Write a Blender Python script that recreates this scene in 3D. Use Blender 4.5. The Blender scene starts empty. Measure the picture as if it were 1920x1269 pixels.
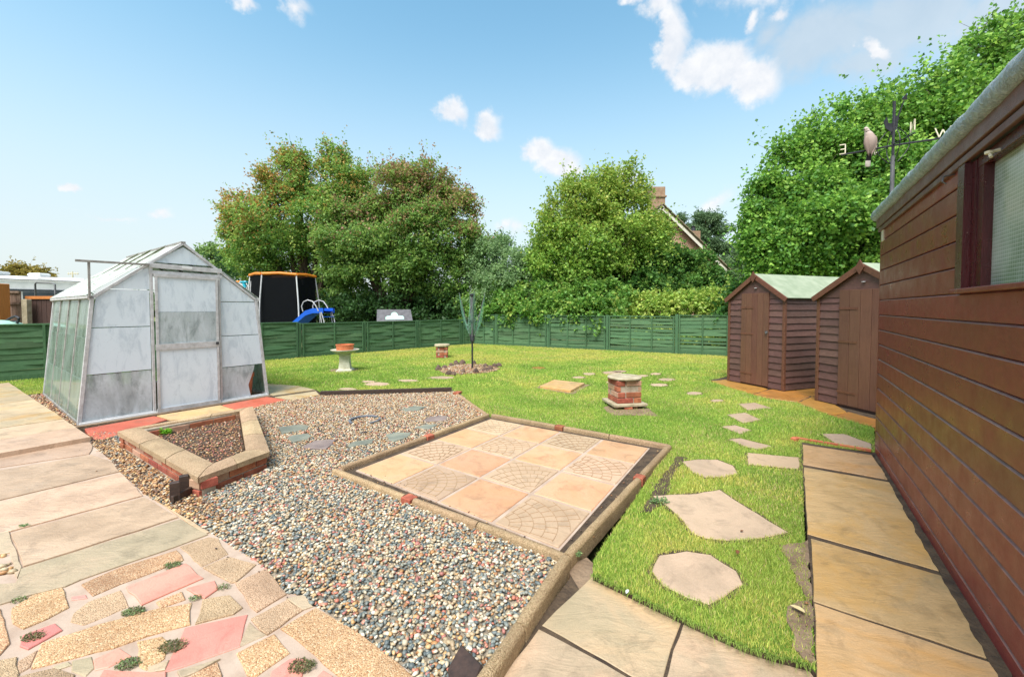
import bpy, math, random
import numpy as np
from mathutils import Vector, Matrix
random.seed(7); RNG = np.random.default_rng(11)
sc = bpy.context.scene
COL = sc.collection
PI = math.pi
# ---------------------------------------------------------------- camera
CAMH, FPX, PITCH, PCY = 1.35, 775.0, math.radians(1.78), 601.0
cd = bpy.data.cameras.new('camera'); cam = bpy.data.objects.new('camera', cd); COL.objects.link(cam)
cam.location = (0, 0, CAMH); cam.rotation_euler = (PI/2 - PITCH, 0, 0)
cd.sensor_width = 36; cd.lens = FPX/1920*36; cd.shift_y = -(634.5-PCY)/1920
cd.clip_start = 0.05; cd.clip_end = 3000
sc.camera = cam
# ---------------------------------------------------------------- light
SUN_EL, SUN_AZ = math.radians(57), math.radians(205)      # azimuth clockwise from +Y
SUN_STRENGTH, SKY_STRENGTH, EXPOSURE = 2.2, 0.094, 1.52
to_sun = Vector((math.sin(SUN_AZ)*math.cos(SUN_EL), math.cos(SUN_AZ)*math.cos(SUN_EL), math.sin(SUN_EL)))
sd = bpy.data.lights.new('sun', 'SUN'); sd.energy = SUN_STRENGTH; sd.angle = math.radians(35); sd.color = (1, .96, .92)
so = bpy.data.objects.new('sun', sd); COL.objects.link(so)
so.rotation_euler = (-to_sun).to_track_quat('-Z', 'Y').to_euler(); so.location = (0, 0, 30)
sc.view_settings.view_transform = 'Standard'; sc.view_settings.look = 'None'
sc.view_settings.exposure = EXPOSURE; sc.view_settings.gamma = 1; sc.view_settings.use_curve_mapping = False
# pixel of the 1920 px photograph -> point in the place
cp, sp = math.cos(PITCH), math.sin(PITCH)
def ray(px, py):
    u = (px-960)/FPX; v = (PCY-py)/FPX
    return Vector((u, cp+v*sp, -sp+v*cp))
def G(px, py, z=0.0):
    d = ray(px, py); t = (z-CAMH)/d.z
    return Vector((d.x*t, d.y*t, z))
def W(px, py, Y):
    d = ray(px, py); t = Y/d.y
    return Vector((d.x*t, Y, CAMH+d.z*t))
def PV(px, py, A, D):
    d = ray(px, py); n = (-D[1], D[0])
    t = (n[0]*A[0]+n[1]*A[1])/(n[0]*d.x+n[1]*d.y)
    return Vector((d.x*t, d.y*t, CAMH+d.z*t))
def L(r, g, b):
    f = lambda c: (c/255/12.92) if c/255 <= .04045 else ((c/255+.055)/1.055)**2.4
    return (f(r), f(g), f(b), 1)
# ---------------------------------------------------------------- sky
wd = bpy.data.worlds.new('World'); sc.world = wd; wd.use_nodes = True
nt = wd.node_tree; N = nt.nodes; K = nt.links; N.clear()
def nd(t, **kw):
    n = N.new(t)
    for k, v in kw.items(): setattr(n, k, v)
    return n
def mth(op, a, b=None, c=None, clamp=False):
    n = nd('ShaderNodeMath', operation=op, use_clamp=clamp)
    for i, x in enumerate((a, b, c)):
        if x is None: continue
        if isinstance(x, (int, float)): n.inputs[i].default_value = x
        else: K.new(x, n.inputs[i])
    return n.outputs[0]
def mixc(f, a, b, bt='MIX'):
    n = nd('ShaderNodeMix', data_type='RGBA', blend_type=bt)
    for i, x in ((0, f), (6, a), (7, b)):
        if isinstance(x, (int, float)): n.inputs[i].default_value = x
        elif isinstance(x, tuple): n.inputs[i].default_value = x
        else: K.new(x, n.inputs[i])
    return n.outputs[2]
sky = nd('ShaderNodeTexSky', sky_type='NISHITA'); sky.sun_disc = False
sky.sun_elevation = SUN_EL; sky.sun_rotation = SUN_AZ; sky.air_density = 1.15; sky.dust_density = .6; sky.ozone_density = 1.2; sky.altitude = 50
tc = nd('ShaderNodeTexCoord'); sep = nd('ShaderNodeSeparateXYZ'); K.new(tc.outputs['Generated'], sep.inputs[0])
az = mth('ARCTAN2', sep.outputs[0], sep.outputs[1]); el = mth('ARCSINE', sep.outputs[2])
com = nd('ShaderNodeCombineXYZ'); K.new(az, com.inputs[0]); K.new(el, com.inputs[1])
WARP = [com.outputs[0]]
def nz(scale, detail=6, rough=.55, vec=None, dist=0):
    n = nd('ShaderNodeTexNoise'); n.inputs['Scale'].default_value = scale; n.inputs['Detail'].default_value = detail
    n.inputs['Roughness'].default_value = rough; n.inputs['Distortion'].default_value = dist
    K.new(vec if vec else tc.outputs['Generated'], n.inputs['Vector']); return n.outputs['Fac']
def blob(px, py, rx, ry, ang, w=1.0):
    d = ray(px, py).normalized(); a0 = math.atan2(d.x, d.y); e0 = math.asin(d.z)
    hyp = math.hypot(px-960, FPX)
    m = nd('ShaderNodeMapping', vector_type='TEXTURE'); K.new(WARP[0], m.inputs[0])
    m.inputs['Location'].default_value = (a0, e0, 0); m.inputs['Rotation'].default_value = (0, 0, math.radians(-ang))
    m.inputs['Scale'].default_value = (rx*FPX/hyp**2, ry/hyp, 1)
    ln = nd('ShaderNodeVectorMath', operation='LENGTH'); K.new(m.outputs[0], ln.inputs[0])
    return mth('MULTIPLY', mth('SUBTRACT', 1.0, ln.outputs['Value']), w)
def union(bl):
    o = bl[0]
    for b in bl[1:]: o = mth('MAXIMUM', o, b)
    return o
wn = nd('ShaderNodeTexNoise'); wn.inputs['Scale'].default_value = 7; wn.inputs['Detail'].default_value = 7; wn.inputs['Roughness'].default_value = .62; K.new(tc.outputs['Generated'], wn.inputs['Vector'])
wv = nd('ShaderNodeVectorMath', operation='MULTIPLY_ADD'); wsub = nd('ShaderNodeVectorMath', operation='SUBTRACT'); K.new(wn.outputs['Color'], wsub.inputs[0]); wsub.inputs[1].default_value = (.5, .5, .5)
K.new(wsub.outputs[0], wv.inputs[0]); wv.inputs[1].default_value = (.13, .09, 0); K.new(com.outputs[0], wv.inputs[2]); WARP[0] = wv.outputs[0]
white = union([blob(1420,152,84,48,8,1.15), blob(1355,130,92,46,5,1.1), blob(1258,80,34,75,-12,.95), blob(1310,135,75,44,20,1), blob(1238,12,60,22,0,.6), blob(1180,2,40,12,0,.7),
    blob(1628,86,46,14,38,.9), blob(1462,22,34,14,0,.8), blob(1400,45,18,30,40,.7),
    blob(841,214,42,25,5), blob(920,237,50,28,5,1.05), blob(1045,306,78,36,14,1.1), blob(1008,280,52,32,-5,1.05), blob(1085,322,30,18,0,.8), blob(1165,338,95,26,4,.6), blob(1345,376,70,28,-20,.6),
    blob(137,347,34,13,0,.9), blob(305,402,50,11,0,.6), blob(215,408,70,9,0,.45), blob(568,16,40,20,0,.5), blob(460,1,45,14,0,.7), blob(965,425,40,20,0,.5), blob(120,392,60,9,0,.3),
    blob(1500,-60,240,60,0,.9), blob(400,-170,220,60,0,.8), blob(2300,200,200,60,0,.9), blob(-400,250,160,50,0,.8)])
grey = union([blob(1540,72,160,72,0,1.3), blob(1690,36,220,80,0,1.3), blob(1620,112,140,40,8,1.1), blob(1880,40,170,80,-6,1.3), blob(1450,60,70,50,0,.9)])
n1 = nz(9, 8, .6, dist=.6); n2 = nz(28, 6, .6)
nn = mth('ADD', mth('MULTIPLY', mth('SUBTRACT', n1, .5), 2.0), mth('MULTIPLY', mth('SUBTRACT', n2, .5), 1.0))
def cover(u, lo, hi, amp):
    v = mth('ADD', u, mth('MULTIPLY', nn, amp))
    mr = nd('ShaderNodeMapRange', interpolation_type='SMOOTHSTEP'); K.new(v, mr.inputs[0])
    mr.inputs[1].default_value = lo; mr.inputs[2].default_value = hi; return mr.outputs[0]
cw = cover(white, .08, .62, .55); cg = cover(grey, .0, .9, .6)
# unseen clouds behind the camera, cover thickened to add fill light
gen = nz(3.2, 8, .6, dist=.5)
gm = nd('ShaderNodeMapRange', interpolation_type='SMOOTHSTEP'); K.new(gen, gm.inputs[0]); gm.inputs[1].default_value = .36; gm.inputs[2].default_value = .54
back = nd('ShaderNodeMapRange'); K.new(sep.outputs[1], back.inputs[0]); back.inputs[1].default_value = .25; back.inputs[2].default_value = -.1
cgen = mth('MULTIPLY', gm.outputs[0], back.outputs[0])
# hazy whitening toward the horizon over the physical sky
hz = nd('ShaderNodeMapRange', interpolation_type='SMOOTHERSTEP'); K.new(sep.outputs[2], hz.inputs[0])
hz.inputs[1].default_value = .68; hz.inputs[2].default_value = -.06; hz.inputs[3].default_value = 0.0; hz.inputs[4].default_value = .92
base = mixc(1.0, sky.outputs[0], (.80, 1.09, .97, 1), 'MULTIPLY')
HZC = (2.95, 3.05, 3.2, 1)
base = mixc(hz.outputs[0], base, HZC)
var = nd('ShaderNodeMapRange'); K.new(n2, var.inputs[0]); var.inputs[1].default_value = .35; var.inputs[2].default_value = .65
wcol = mixc(var.outputs[0], (3.1, 3.25, 3.5, 1), (3.75, 3.75, 3.8, 1))
gcol = mixc(n1, (1.95, 2.35, 2.75, 1), (3.0, 3.2, 3.4, 1))
c1 = mixc(mth('MULTIPLY', cg, .7), base, gcol); c2 = mixc(mth('MULTIPLY', cw, .95), c1, wcol); c3 = mixc(cgen, c2, wcol)
bg = nd('ShaderNodeBackground'); bg.inputs[1].default_value = SKY_STRENGTH; K.new(c3, bg.inputs[0])
wo = nd('ShaderNodeOutputWorld'); K.new(bg.outputs[0], wo.inputs[0])

# ---------------------------------------------------------------- materials
def new_mat(name):
    m = bpy.data.materials.new(name); m.use_nodes = True; t = m.node_tree
    for n in list(t.nodes): t.nodes.remove(n)
    return m, t
class T:
    """tiny node helper"""
    def __init__(s, name):
        s.m, s.t = new_mat(name); s.N = s.t.nodes; s.K = s.t.links
        s.out = s.N.new('ShaderNodeOutputMaterial')
    def n(s, t, **kw):
        x = s.N.new(t)
        for k, v in kw.items(): setattr(x, k, v)
        return x
    def put(s, inp, v):
        if isinstance(v, (int, float, tuple)): inp.default_value = v
        else: s.K.new(v, inp)
    def coord(s, world=False, stretch=(1, 1, 1)):
        if world:
            g = s.n('ShaderNodeNewGeometry'); v = g.outputs['Position']
        else:
            t = s.n('ShaderNodeTexCoord'); o = s.n('ShaderNodeObjectInfo')
            a = s.n('ShaderNodeVectorMath', operation='MULTIPLY_ADD')
            cmb = s.n('ShaderNodeCombineXYZ')
            for i in range(3): s.K.new(o.outputs['Random'], cmb.inputs[i])
            s.K.new(cmb.outputs[0], a.inputs[0]); a.inputs[1].default_value = (57, 31, 43); s.K.new(t.outputs['Object'], a.inputs[2])
            v = a.outputs[0]
        mp = s.n('ShaderNodeMapping'); s.K.new(v, mp.inputs[0]); mp.inputs['Scale'].default_value = stretch
        return mp.outputs[0]
    def noise(s, vec, scale, detail=5, rough=.6, dist=0):
        x = s.n('ShaderNodeTexNoise'); s.K.new(vec, x.inputs['Vector']); x.inputs['Scale'].default_value = scale
        x.inputs['Detail'].default_value = detail; x.inputs['Roughness'].default_value = rough; x.inputs['Distortion'].default_value = dist
        return x.outputs['Fac']
    def voro(s, vec, scale, feature='F1', out='Distance'):
        x = s.n('ShaderNodeTexVoronoi', feature=feature); s.K.new(vec, x.inputs['Vector']); x.inputs['Scale'].default_value = scale
        return x.outputs[out]
    def ramp(s, fac, stops):
        r = s.n('ShaderNodeValToRGB'); s.K.new(fac, r.inputs[0]); e = r.color_ramp.elements
        while len(e) < len(stops): e.new(.5)
        for i, (p, c) in enumerate(stops): e[i].position = p; e[i].color = c if len(c) == 4 else (*c, 1)
        return r.outputs[0]
    def mix(s, f, a, b, bt='MIX'):
        x = s.n('ShaderNodeMix', data_type='RGBA', blend_type=bt); s.put(x.inputs[0], f); s.put(x.inputs[6], a); s.put(x.inputs[7], b); return x.outputs[2]
    def math(s, op, a, b=0.0, clamp=False):
        x = s.n('ShaderNodeMath', operation=op, use_clamp=clamp); s.put(x.inputs[0], a); s.put(x.inputs[1], b); return x.outputs[0]
    def rng(s, v, a, b, c=0.0, d=1.0):
        x = s.n('ShaderNodeMapRange'); s.K.new(v, x.inputs[0])
        for i, q in enumerate((a, b, c, d)): x.inputs[i+1].default_value = q
        return x.outputs[0]
    def bump(s, h, strength=.4, dist=.01, prev=None):
        x = s.n('ShaderNodeBump'); s.K.new(h, x.inputs['Height']); x.inputs['Strength'].default_value = strength; x.inputs['Distance'].default_value = dist
        if prev: s.K.new(prev, x.inputs['Normal'])
        return x.outputs[0]
    def objvar(s, col, amt=.12):
        o = s.n('ShaderNodeObjectInfo'); v = s.rng(o.outputs['Random'], 0, 1, 1-amt, 1+amt)
        h = s.n('ShaderNodeHueSaturation'); s.K.new(col, h.inputs['Color']); s.K.new(v, h.inputs['Value'])
        w = s.n('ShaderNodeTexWhiteNoise', noise_dimensions='1D'); s.K.new(o.outputs['Random'], w.inputs['W'])
        h2 = s.rng(w.outputs['Value'], 0, 1, .5-amt*.06, .5+amt*.06); s.K.new(h2, h.inputs['Hue'])
        return h.outputs[0]
    def done(s, col, rough=.7, normal=None, metal=0.0, spec=.5, extra=None):
        b = s.n('ShaderNodeBsdfPrincipled'); s.put(b.inputs['Base Color'], col); s.put(b.inputs['Roughness'], rough); b.inputs['Metallic'].default_value = metal
        b.inputs['Specular IOR Level'].default_value = spec
        if normal: s.K.new(normal, b.inputs['Normal'])
        if extra: extra(b)
        s.K.new(b.outputs[0], s.out.inputs[0]); return s.m
def M_basic(name, c1, c2, scale=8, rough=.7, bump=.3, bs=60, bd=.004, metal=0.0, var=.1, stretch=(1, 1, 1), world=False, detail=6, lo=.35, hi=.65):
    t = T(name); v = t.coord(world, stretch); n = t.noise(v, scale, detail)
    c = t.ramp(n, [(lo, c1), (hi, c2)])
    if var and not world: c = t.objvar(c, var)
    b = t.noise(v, bs, 5)
    return t.done(c, rough, t.bump(b, bump, bd), metal)
def M_slab(name, c1, c2, c3, scale=3, rough=.55, riven=True, stain=None, speck=.5):
    t = T(name); v = t.coord(False); vs = t.coord(False, (1.0, 2.6, 1))
    n = t.noise(v, scale, 6, .6, .4); c = t.ramp(n, [(.3, c1), (.52, c2), (.72, c3)])
    f = t.noise(v, 160, 3); c = t.mix(t.rng(f, .35, .65, 0, speck*.5), c, tuple(x*.62 for x in c1[:3])+(1,))
    if stain:
        sn = t.noise(v, 1.7, 5, .65, 1.2); c = t.mix(t.rng(sn, .48, .66, 0, .75), c, stain)
    dk = t.noise(v, 7, 7, .72, .6); c = t.mix(t.rng(dk, .52, .72, 0, .6), c, tuple(x*.38 for x in c2[:3])+(1,))
    c = t.objvar(c, .13)
    h1 = t.noise(vs if riven else v, 5 if riven else 20, 7, .62, .8); nb = t.bump(h1, .55 if riven else .2, .02)
    nb = t.bump(t.noise(v, 220, 3), .35, .003, nb)
    rr = t.rng(t.noise(v, 4, 4), .3, .7, rough-.15, rough+.15)
    return t.done(c, rr, nb)
def M_aggregate(name, cols, scale=130, rough=.7):
    t = T(name); v = t.coord(False)
    cc = t.voro(v, scale, 'F1', 'Color'); g = t.n('ShaderNodeSeparateColor'); t.K.new(cc, g.inputs[0])
    k = len(cols); c = t.ramp(g.outputs[0], [(i/(k-1), x) for i, x in enumerate(cols)])
    big = t.noise(v, 4, 5); c = t.mix(t.rng(big, .4, .7, 0, .45), c, tuple(x*.55 for x in cols[0][:3])+(1,))
    c = t.objvar(c, .14)
    d = t.voro(v, scale); nb = t.bump(t.math('SUBTRACT', 1.0, d), .7, .006); nb = t.bump(t.noise(v, 12, 4), .3, .012, nb)
    return t.done(c, rough, nb)
M = {}
M['ground'] = M_basic('far_ground', L(88,98,52), L(120,122,70), 1.5, .95, .5, 20, .02, world=True)
def lawn_mat():
    t = T('lawn_turf'); v = t.coord(True)
    n = t.noise(v, 1.1, 6, .6, .5); f = t.noise(v, 55, 4, .7)
    c = t.ramp(n, [(.3, L(92,126,46)), (.5, L(112,144,52)), (.68, L(146,150,64))])
    c = t.mix(t.rng(f, .35, .65, 0, .6), c, L(72,92,36))
    return t.done(c, .95, t.bump(f, .8, .02), spec=.1)
M['lawn'] = lawn_mat()
M['soil'] = M_basic('damp_soil', L(58,46,36), L(90,74,56), 12, .95, .9, 45, .02, world=True)
M['soil_light'] = M_basic('sandy_soil', L(112,92,72), L(144,122,98), 10, .95, .8, 50, .015, world=True)
M['gravelbed'] = M_basic('gravel_underlay', L(120,110,96), L(160,148,128), 30, .95, .8, 60, .01, world=True)
M['mortar'] = M_basic('pale_mortar', L(162,140,122), L(184,164,146), 6, .85, .4, 70, .004, world=True)
M['slab_pink'] = M_slab('buff_pink_slab', L(166,140,114), L(190,162,134), L(196,170,144))
M['slab_tan'] = M_slab('tan_slab', L(168,148,116), L(190,168,134), L(160,146,118), stain=L(176,134,74))
M['slab_green'] = M_slab('grey_green_slab', L(158,144,116), L(180,162,132), L(190,166,136))
M['slab_gold'] = M_slab('golden_riven_slab', L(182,148,102), L(202,166,120), L(162,140,104), stain=L(200,152,88), rough=.42)
M['slab_orange'] = M_slab('orange_stained_slab', L(150,108,54), L(170,122,62), L(134,112,62), stain=L(182,124,46), rough=.38)
M['slab_grey'] = M_slab('lower_grey_slab', L(160,144,116), L(180,158,128), L(200,168,136), stain=L(200,164,128), rough=.5)
M['stone_step'] = M_slab('stepping_stone', L(166,144,120), L(188,162,136), L(176,152,126), riven=False)
M['tile_plain'] = M_slab('peach_tile', L(192,148,110), L(206,162,124), L(198,160,128), riven=False, stain=L(202,146,104))
M['tile_fan'] = M_slab('fan_tile', L(178,150,120), L(192,164,134), L(184,158,130), riven=False)
M['groove'] = M_basic('tile_groove', L(150,122,92), L(168,140,108), 30, .9, .3)
M['agg'] = M_aggregate('gold_aggregate', [L(158,116,78), L(192,152,108), L(210,176,132), L(176,136,98), L(224,200,160)], 190)
M['agg2'] = M_aggregate('buff_aggregate', [L(150,122,92), L(180,148,116), L(198,170,138), L(188,154,120)], 240)
M['redtile'] = M_slab('salmon_stone', L(204,126,112), L(214,142,126), L(206,146,128), riven=False, speck=.25)
M['terraslab'] = M_slab('terracotta_slab', L(176,92,66), L(190,106,76), L(178,112,84), riven=False, speck=.3)
M['slate'] = M_basic('slate_piece', L(112,116,106), L(140,140,124), 6, .45, .4, 30, .006)
M['slatep'] = M_basic('slate_piece_mauve', L(118,104,100), L(144,128,120), 6, .5, .4, 30, .006)
M['kerb'] = M_aggregate('mossy_concrete_kerb', [L(140,114,82), L(166,138,104), L(184,158,122), L(128,108,72)], 190)
M['brick'] = M_basic('red_brick', L(136,70,50), L(172,100,74), 14, .85, .6, 90, .004, var=.2)
M['brick_pale'] = M_basic('pale_brick', L(170,128,104), L(190,152,126), 14, .85, .6, 90, .004, var=.15)
M['brickmortar'] = M_basic('brick_mortar', L(150,134,116), L(176,162,144), 20, .9, .5, 90, .004)
M['coping'] = M_aggregate('coping_stone', [L(158,130,98), L(182,152,118), L(196,170,134), L(148,126,92)], 170)
M['conc'] = M_basic('weathered_concrete', L(150,138,110), L(186,174,148), 9, .85, .5, 80, .005)
M['bath'] = M_basic('pale_cast_stone', L(176,172,150), L(206,202,182), 9, .8, .4, 90, .003)
M['terracotta'] = M_basic('terracotta', L(178,92,60), L(198,116,80), 10, .7, .3, 60, .003)
M['darkwood'] = M_basic('dark_stained_wood', L(48,36,30), L(72,54,44), 18, .6, .5, 60, .004, stretch=(1,1,5))
def wood(name, a, b, rough=.5, stretch=(1, 10, 10), var=.1, dirt=None, wet=False, spec=.5, k=1.0):
    t = T(name); v = t.coord(False, stretch); v0 = t.coord(False)
    n = t.noise(v, 5, 7, .65, .6); c = t.ramp(n, [(.3, a), (.7, b)])
    if dirt:
        dn = t.noise(v0, 2.2, 4, .5, .8); c = t.mix(t.rng(dn, .42, .75, 0, .45), c, dirt)
    c = t.objvar(c, var); nb = t.bump(t.noise(v, 22, 6, .7), .45*k, .004)
    if wet:
        d = t.voro(v0, 130); nb = t.bump(t.rng(d, .12, .3, 1, 0), .25, .002, nb)
        # pale specks, chips and knots
        sp_ = t.voro(v0, 26); c = t.mix(t.rng(sp_, .035, .05, .55, 0), c, L(190,170,150))
    r = t.rng(t.noise(v0, 7, 5), .3, .7, rough-.1, rough+.14)
    return t.done(c, r, nb, spec=spec)
M['bigboard'] = wood('maroon_brown_board', L(116,46,42), L(134,60,53), .34, (10, 1, 10), .10, dirt=L(104,50,40), wet=True, k=.6, spec=.45)
M['trim'] = wood('maroon_trim', L(66,18,22), L(84,28,32), .28, (10, 10, 1), .08, wet=True)
M['fascia'] = wood('fascia_wood', L(92,58,50), L(118,76,66), .42, (10, 1, 10), .1, wet=True)
M['shedboard'] = wood('brown_shed_board', L(80,54,48), L(108,78,70), .6, (3, 3, 12), .14, dirt=L(68,46,40))
M['sheddoor'] = wood('brown_shed_door', L(88,56,42), L(106,72,56), .6, (12, 12, 1), .1, dirt=L(112,76,54))
M['shedtrim'] = wood('shed_bargeboard', L(82,50,34), L(110,70,50), .6, (6, 6, 6), .1)
M['edgesheen'] = M_basic('painted_edge_sheen', L(116,76,70), L(146,104,96), 9, .35, .2)  # sky reflection along the board bevels, painted in as a paler colour
M['mossbar'] = M_basic('mossy_roof_bar', L(58,70,30), L(128,128,112), 14, .8, .8, 40, .01)
M['shedfelt'] = M_basic('green_mineral_felt', L(128,142,118), L(152,162,140), 5, .9, .6, 200, .003)
M['fence'] = wood('green_stained_slat', L(62,94,64), L(88,120,84), .75, (2, 2, 14), .2, dirt=L(74,92,66), spec=.3)
M['fencepost'] = wood('green_fence_post', L(58,90,62), L(82,114,80), .75, (10, 10, 1), .12, spec=.3)
def metal(name, a, b, rough=.5, met=.6):
    t = T(name); v = t.coord(False); n = t.noise(v, 14, 6, .7); c = t.ramp(n, [(.35, a), (.65, b)])
    return t.done(c, t.rng(n, .3, .7, rough-.1, rough+.15), t.bump(t.noise(v, 120, 4), .2, .002), met)
M['alu'] = metal('dull_aluminium', L(172,172,172), L(206,206,208), .5, .25)
M['alu_dirty'] = metal('dirty_aluminium', L(126,122,116), L(168,166,162), .6, .25)
M['iron'] = metal('black_iron', L(34,34,38), L(62,62,68), .5, .3)
M['greymetal'] = metal('grey_pole', L(92,92,94), L(120,120,122), .5, .4)
M['white_paint'] = M_basic('white_paint', L(205,208,208), L(222,224,224), 4, .35, .05)
M['letter'] = M_basic('cream_letter', L(205,195,165), L(220,212,188), 10, .6, .1)
M['orangeplastic'] = M_basic('orange_padding', L(220,120,28), L(232,140,44), 4, .5, .1)
M['ringblue'] = M_basic('faded_blue_rim', L(92,98,108), L(118,124,132), 9, .7, .2)
M['blueplastic'] = M_basic('blue_plastic', L(20,84,186), L(28,98,204), 3, .3, .05)
M['tealplastic'] = M_basic('teal_plastic', L(30,150,176), L(44,168,190), 3, .35, .05)
M['mint'] = M_basic('mint_paint', L(158,206,186), L(176,216,200), 6, .6, .1)
M['greyfelt'] = M_basic('grey_felt', L(86,86,90), L(106,106,110), 8, .9, .5, 120, .003)
M['fence_brown'] = wood('brown_closeboard', L(110,88,74), L(150,126,108), .8, (8, 8, 1), .1)
M['fence_dark'] = wood('dark_brown_closeboard', L(56,38,32), L(78,54,46), .7, (8, 8, 1), .1)
M['orangewood'] = wood('orange_timber', L(176,104,46), L(198,126,62), .7, (8, 8, 1), .1)
M['darkglass'] = M_basic('dark_window', L(50,60,66), L(70,80,86), 3, .12, .0)
M['barge'] = M_basic('cream_bargeboard', L(186,182,166), L(204,200,186), 5, .6, .1)
M['housebrick'] = M_basic('pink_house_brick', L(170,132,110), L(190,156,134), 20, .9, .3)
M['rooftile'] = M_basic('mossy_roof_tile', L(112,100,82), L(140,132,104), 6, .85, .6, 20, .02)
M['chimney'] = M_basic('chimney_brick', L(134,106,84), L(158,132,108), 5, .9, .5, 30, .01)
M['bark'] = M_basic('grey_bark', L(64,54,44), L(98,84,68), 10, .9, .8, 30, .02, stretch=(1,1,.3))
M['pinebark'] = M_basic('orange_pine_bark', L(140,96,72), L(168,120,92), 6, .9, .8, 20, .03)
def felt_roll():
    t = T('wrinkled_grey_felt'); v = t.coord(False, (1, 1, 1)); n = t.noise(v, 20, 7, .7, 2.2)
    c = t.ramp(n, [(.3, L(120,132,136)), (.7, L(184,194,198))])
    return t.done(c, .22, t.bump(t.noise(v, 20, 5, .6, 2.4), .9, .02), spec=.7)
M['feltroll'] = felt_roll()
def film(name, tint, cover_lo, cover_hi, scale=3.0, dirt=L(120,128,124), bottom_clear=0.0):
    """glass under streaky whitewash"""
    t = T(name); v = t.coord(False); vs = t.coord(False, (1, 1, .35))
    n = t.noise(vs, scale, 8, .7, .8); s2 = t.noise(v, 30, 5, .75)
    cov = t.rng(n, .3, .68, cover_lo, cover_hi)
    cov = t.math('SUBTRACT', cov, t.rng(s2, .6, .76, 0, .3), True)
    col = t.ramp(t.noise(vs, 9, 7, .7, .5), [(.36, dirt), (.5, tint)])
    d = t.n('ShaderNodeBsdfPrincipled'); t.put(d.inputs['Base Color'], col); d.inputs['Roughness'].default_value = .5
    t.K.new(t.bump(s2, .15, .002), d.inputs['Normal'])
    g = t.n('ShaderNodeBsdfTransparent'); g.inputs[0].default_value = (.86, .93, .9, 1)
    gl = t.n('ShaderNodeBsdfGlossy'); gl.inputs['Roughness'].default_value = .06
    fr = t.n('ShaderNodeFresnel'); fr.inputs[0].default_value = 1.45
    m1 = t.n('ShaderNodeMixShader'); t.K.new(fr.outputs[0], m1.inputs[0]); t.K.new(g.outputs[0], m1.inputs[1]); t.K.new(gl.outputs[0], m1.inputs[2])
    tr = t.n('ShaderNodeBsdfTranslucent'); t.put(tr.inputs[0], col)
    m0 = t.n('ShaderNodeMixShader'); m0.inputs[0].default_value = .22; t.K.new(d.outputs[0], m0.inputs[1]); t.K.new(tr.outputs[0], m0.inputs[2])
    m2 = t.n('ShaderNodeMixShader'); t.K.new(cov, m2.inputs[0]); t.K.new(m1.outputs[0], m2.inputs[1]); t.K.new(m0.outputs[0], m2.inputs[2])
    t.K.new(m2.outputs[0], t.out.inputs[0]); return t.m
M['whitewash'] = film('whitewashed_glass', L(230,240,248), .97, 1.0, dirt=L(210,222,232))
M['whitewash_thin'] = film('thin_whitewash_glass', L(228,234,240), .2, .85, 2.2, dirt=L(186,194,198))
M['sideglass'] = film('algae_glass', L(176,196,184), .2, .55, 2.0, dirt=L(140,162,142))
M['roofglass'] = film('mossy_roof_glass', L(214,220,212), .8, 1.0, 5.0, dirt=L(120,128,84))
def wired():
    t = T('wired_glass'); v = t.coord(False)
    mp = t.n('ShaderNodeMapping'); t.K.new(v, mp.inputs[0]); mp.inputs['Scale'].default_value = (62, 62, 62)
    s = t.n('ShaderNodeSeparateXYZ'); t.K.new(mp.outputs[0], s.inputs[0])
    def line(x, w): return t.math('LESS_THAN', t.math('FRACT', x), w)
    g = t.math('MAXIMUM', line(s.outputs[1], .16), line(s.outputs[2], .2))
    n = t.noise(v, 3.5, 5, .6, .5); c = t.ramp(n, [(.35, L(128,144,122)), (.55, L(170,180,168)), (.7, L(140,158,132))])
    c = t.mix(t.math('MULTIPLY', g, .6), c, L(205,210,204))
    return t.done(c, .16, t.bump(g, .3, .001), spec=.7)
M['wired'] = wired()
def netmat():
    t = T('black_net'); d = t.n('ShaderNodeBsdfDiffuse'); d.inputs[0].default_value = L(28,30,32); g = t.n('ShaderNodeBsdfTransparent')
    m = t.n('ShaderNodeMixShader'); m.inputs[0].default_value = .86; t.K.new(g.outputs[0], m.inputs[1]); t.K.new(d.outputs[0], m.inputs[2]); t.K.new(m.outputs[0], t.out.inputs[0]); return t.m
M['net'] = netmat()
def colattr(name, rough=.6, transl=.0, spec=.4, bump=False):
    t = T(name); a = t.n('ShaderNodeAttribute'); a.attribute_name = 'col'
    b = t.n('ShaderNodeBsdfPrincipled'); t.K.new(a.outputs['Color'], b.inputs['Base Color']); b.inputs['Roughness'].default_value = rough
    b.inputs['Specular IOR Level'].default_value = spec
    if bump: t.K.new(t.bump(t.noise(t.coord(True), 180, 3), .3, .002), b.inputs['Normal'])
    if transl:
        tr = t.n('ShaderNodeBsdfTranslucent'); hs = t.n('ShaderNodeHueSaturation'); hs.inputs['Value'].default_value = 1.35; hs.inputs['Hue'].default_value = .49
        t.K.new(a.outputs['Color'], hs.inputs['Color']); t.K.new(hs.outputs[0], tr.inputs[0])
        m = t.n('ShaderNodeMixShader'); m.inputs[0].default_value = transl; t.K.new(b.outputs[0], m.inputs[1]); t.K.new(tr.outputs[0], m.inputs[2]); t.K.new(m.outputs[0], t.out.inputs[0])
    else: t.K.new(b.outputs[0], t.out.inputs[0])
    return t.m
M['leaf'] = colattr('leaves', .5, .38, .35); M['blade'] = colattr('grass_blades', .6, .3, .2); M['pebble'] = colattr('pebbles', .5, 0, .5, True)
M['feather'] = colattr('feathers', .8, 0, .2, True)
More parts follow.
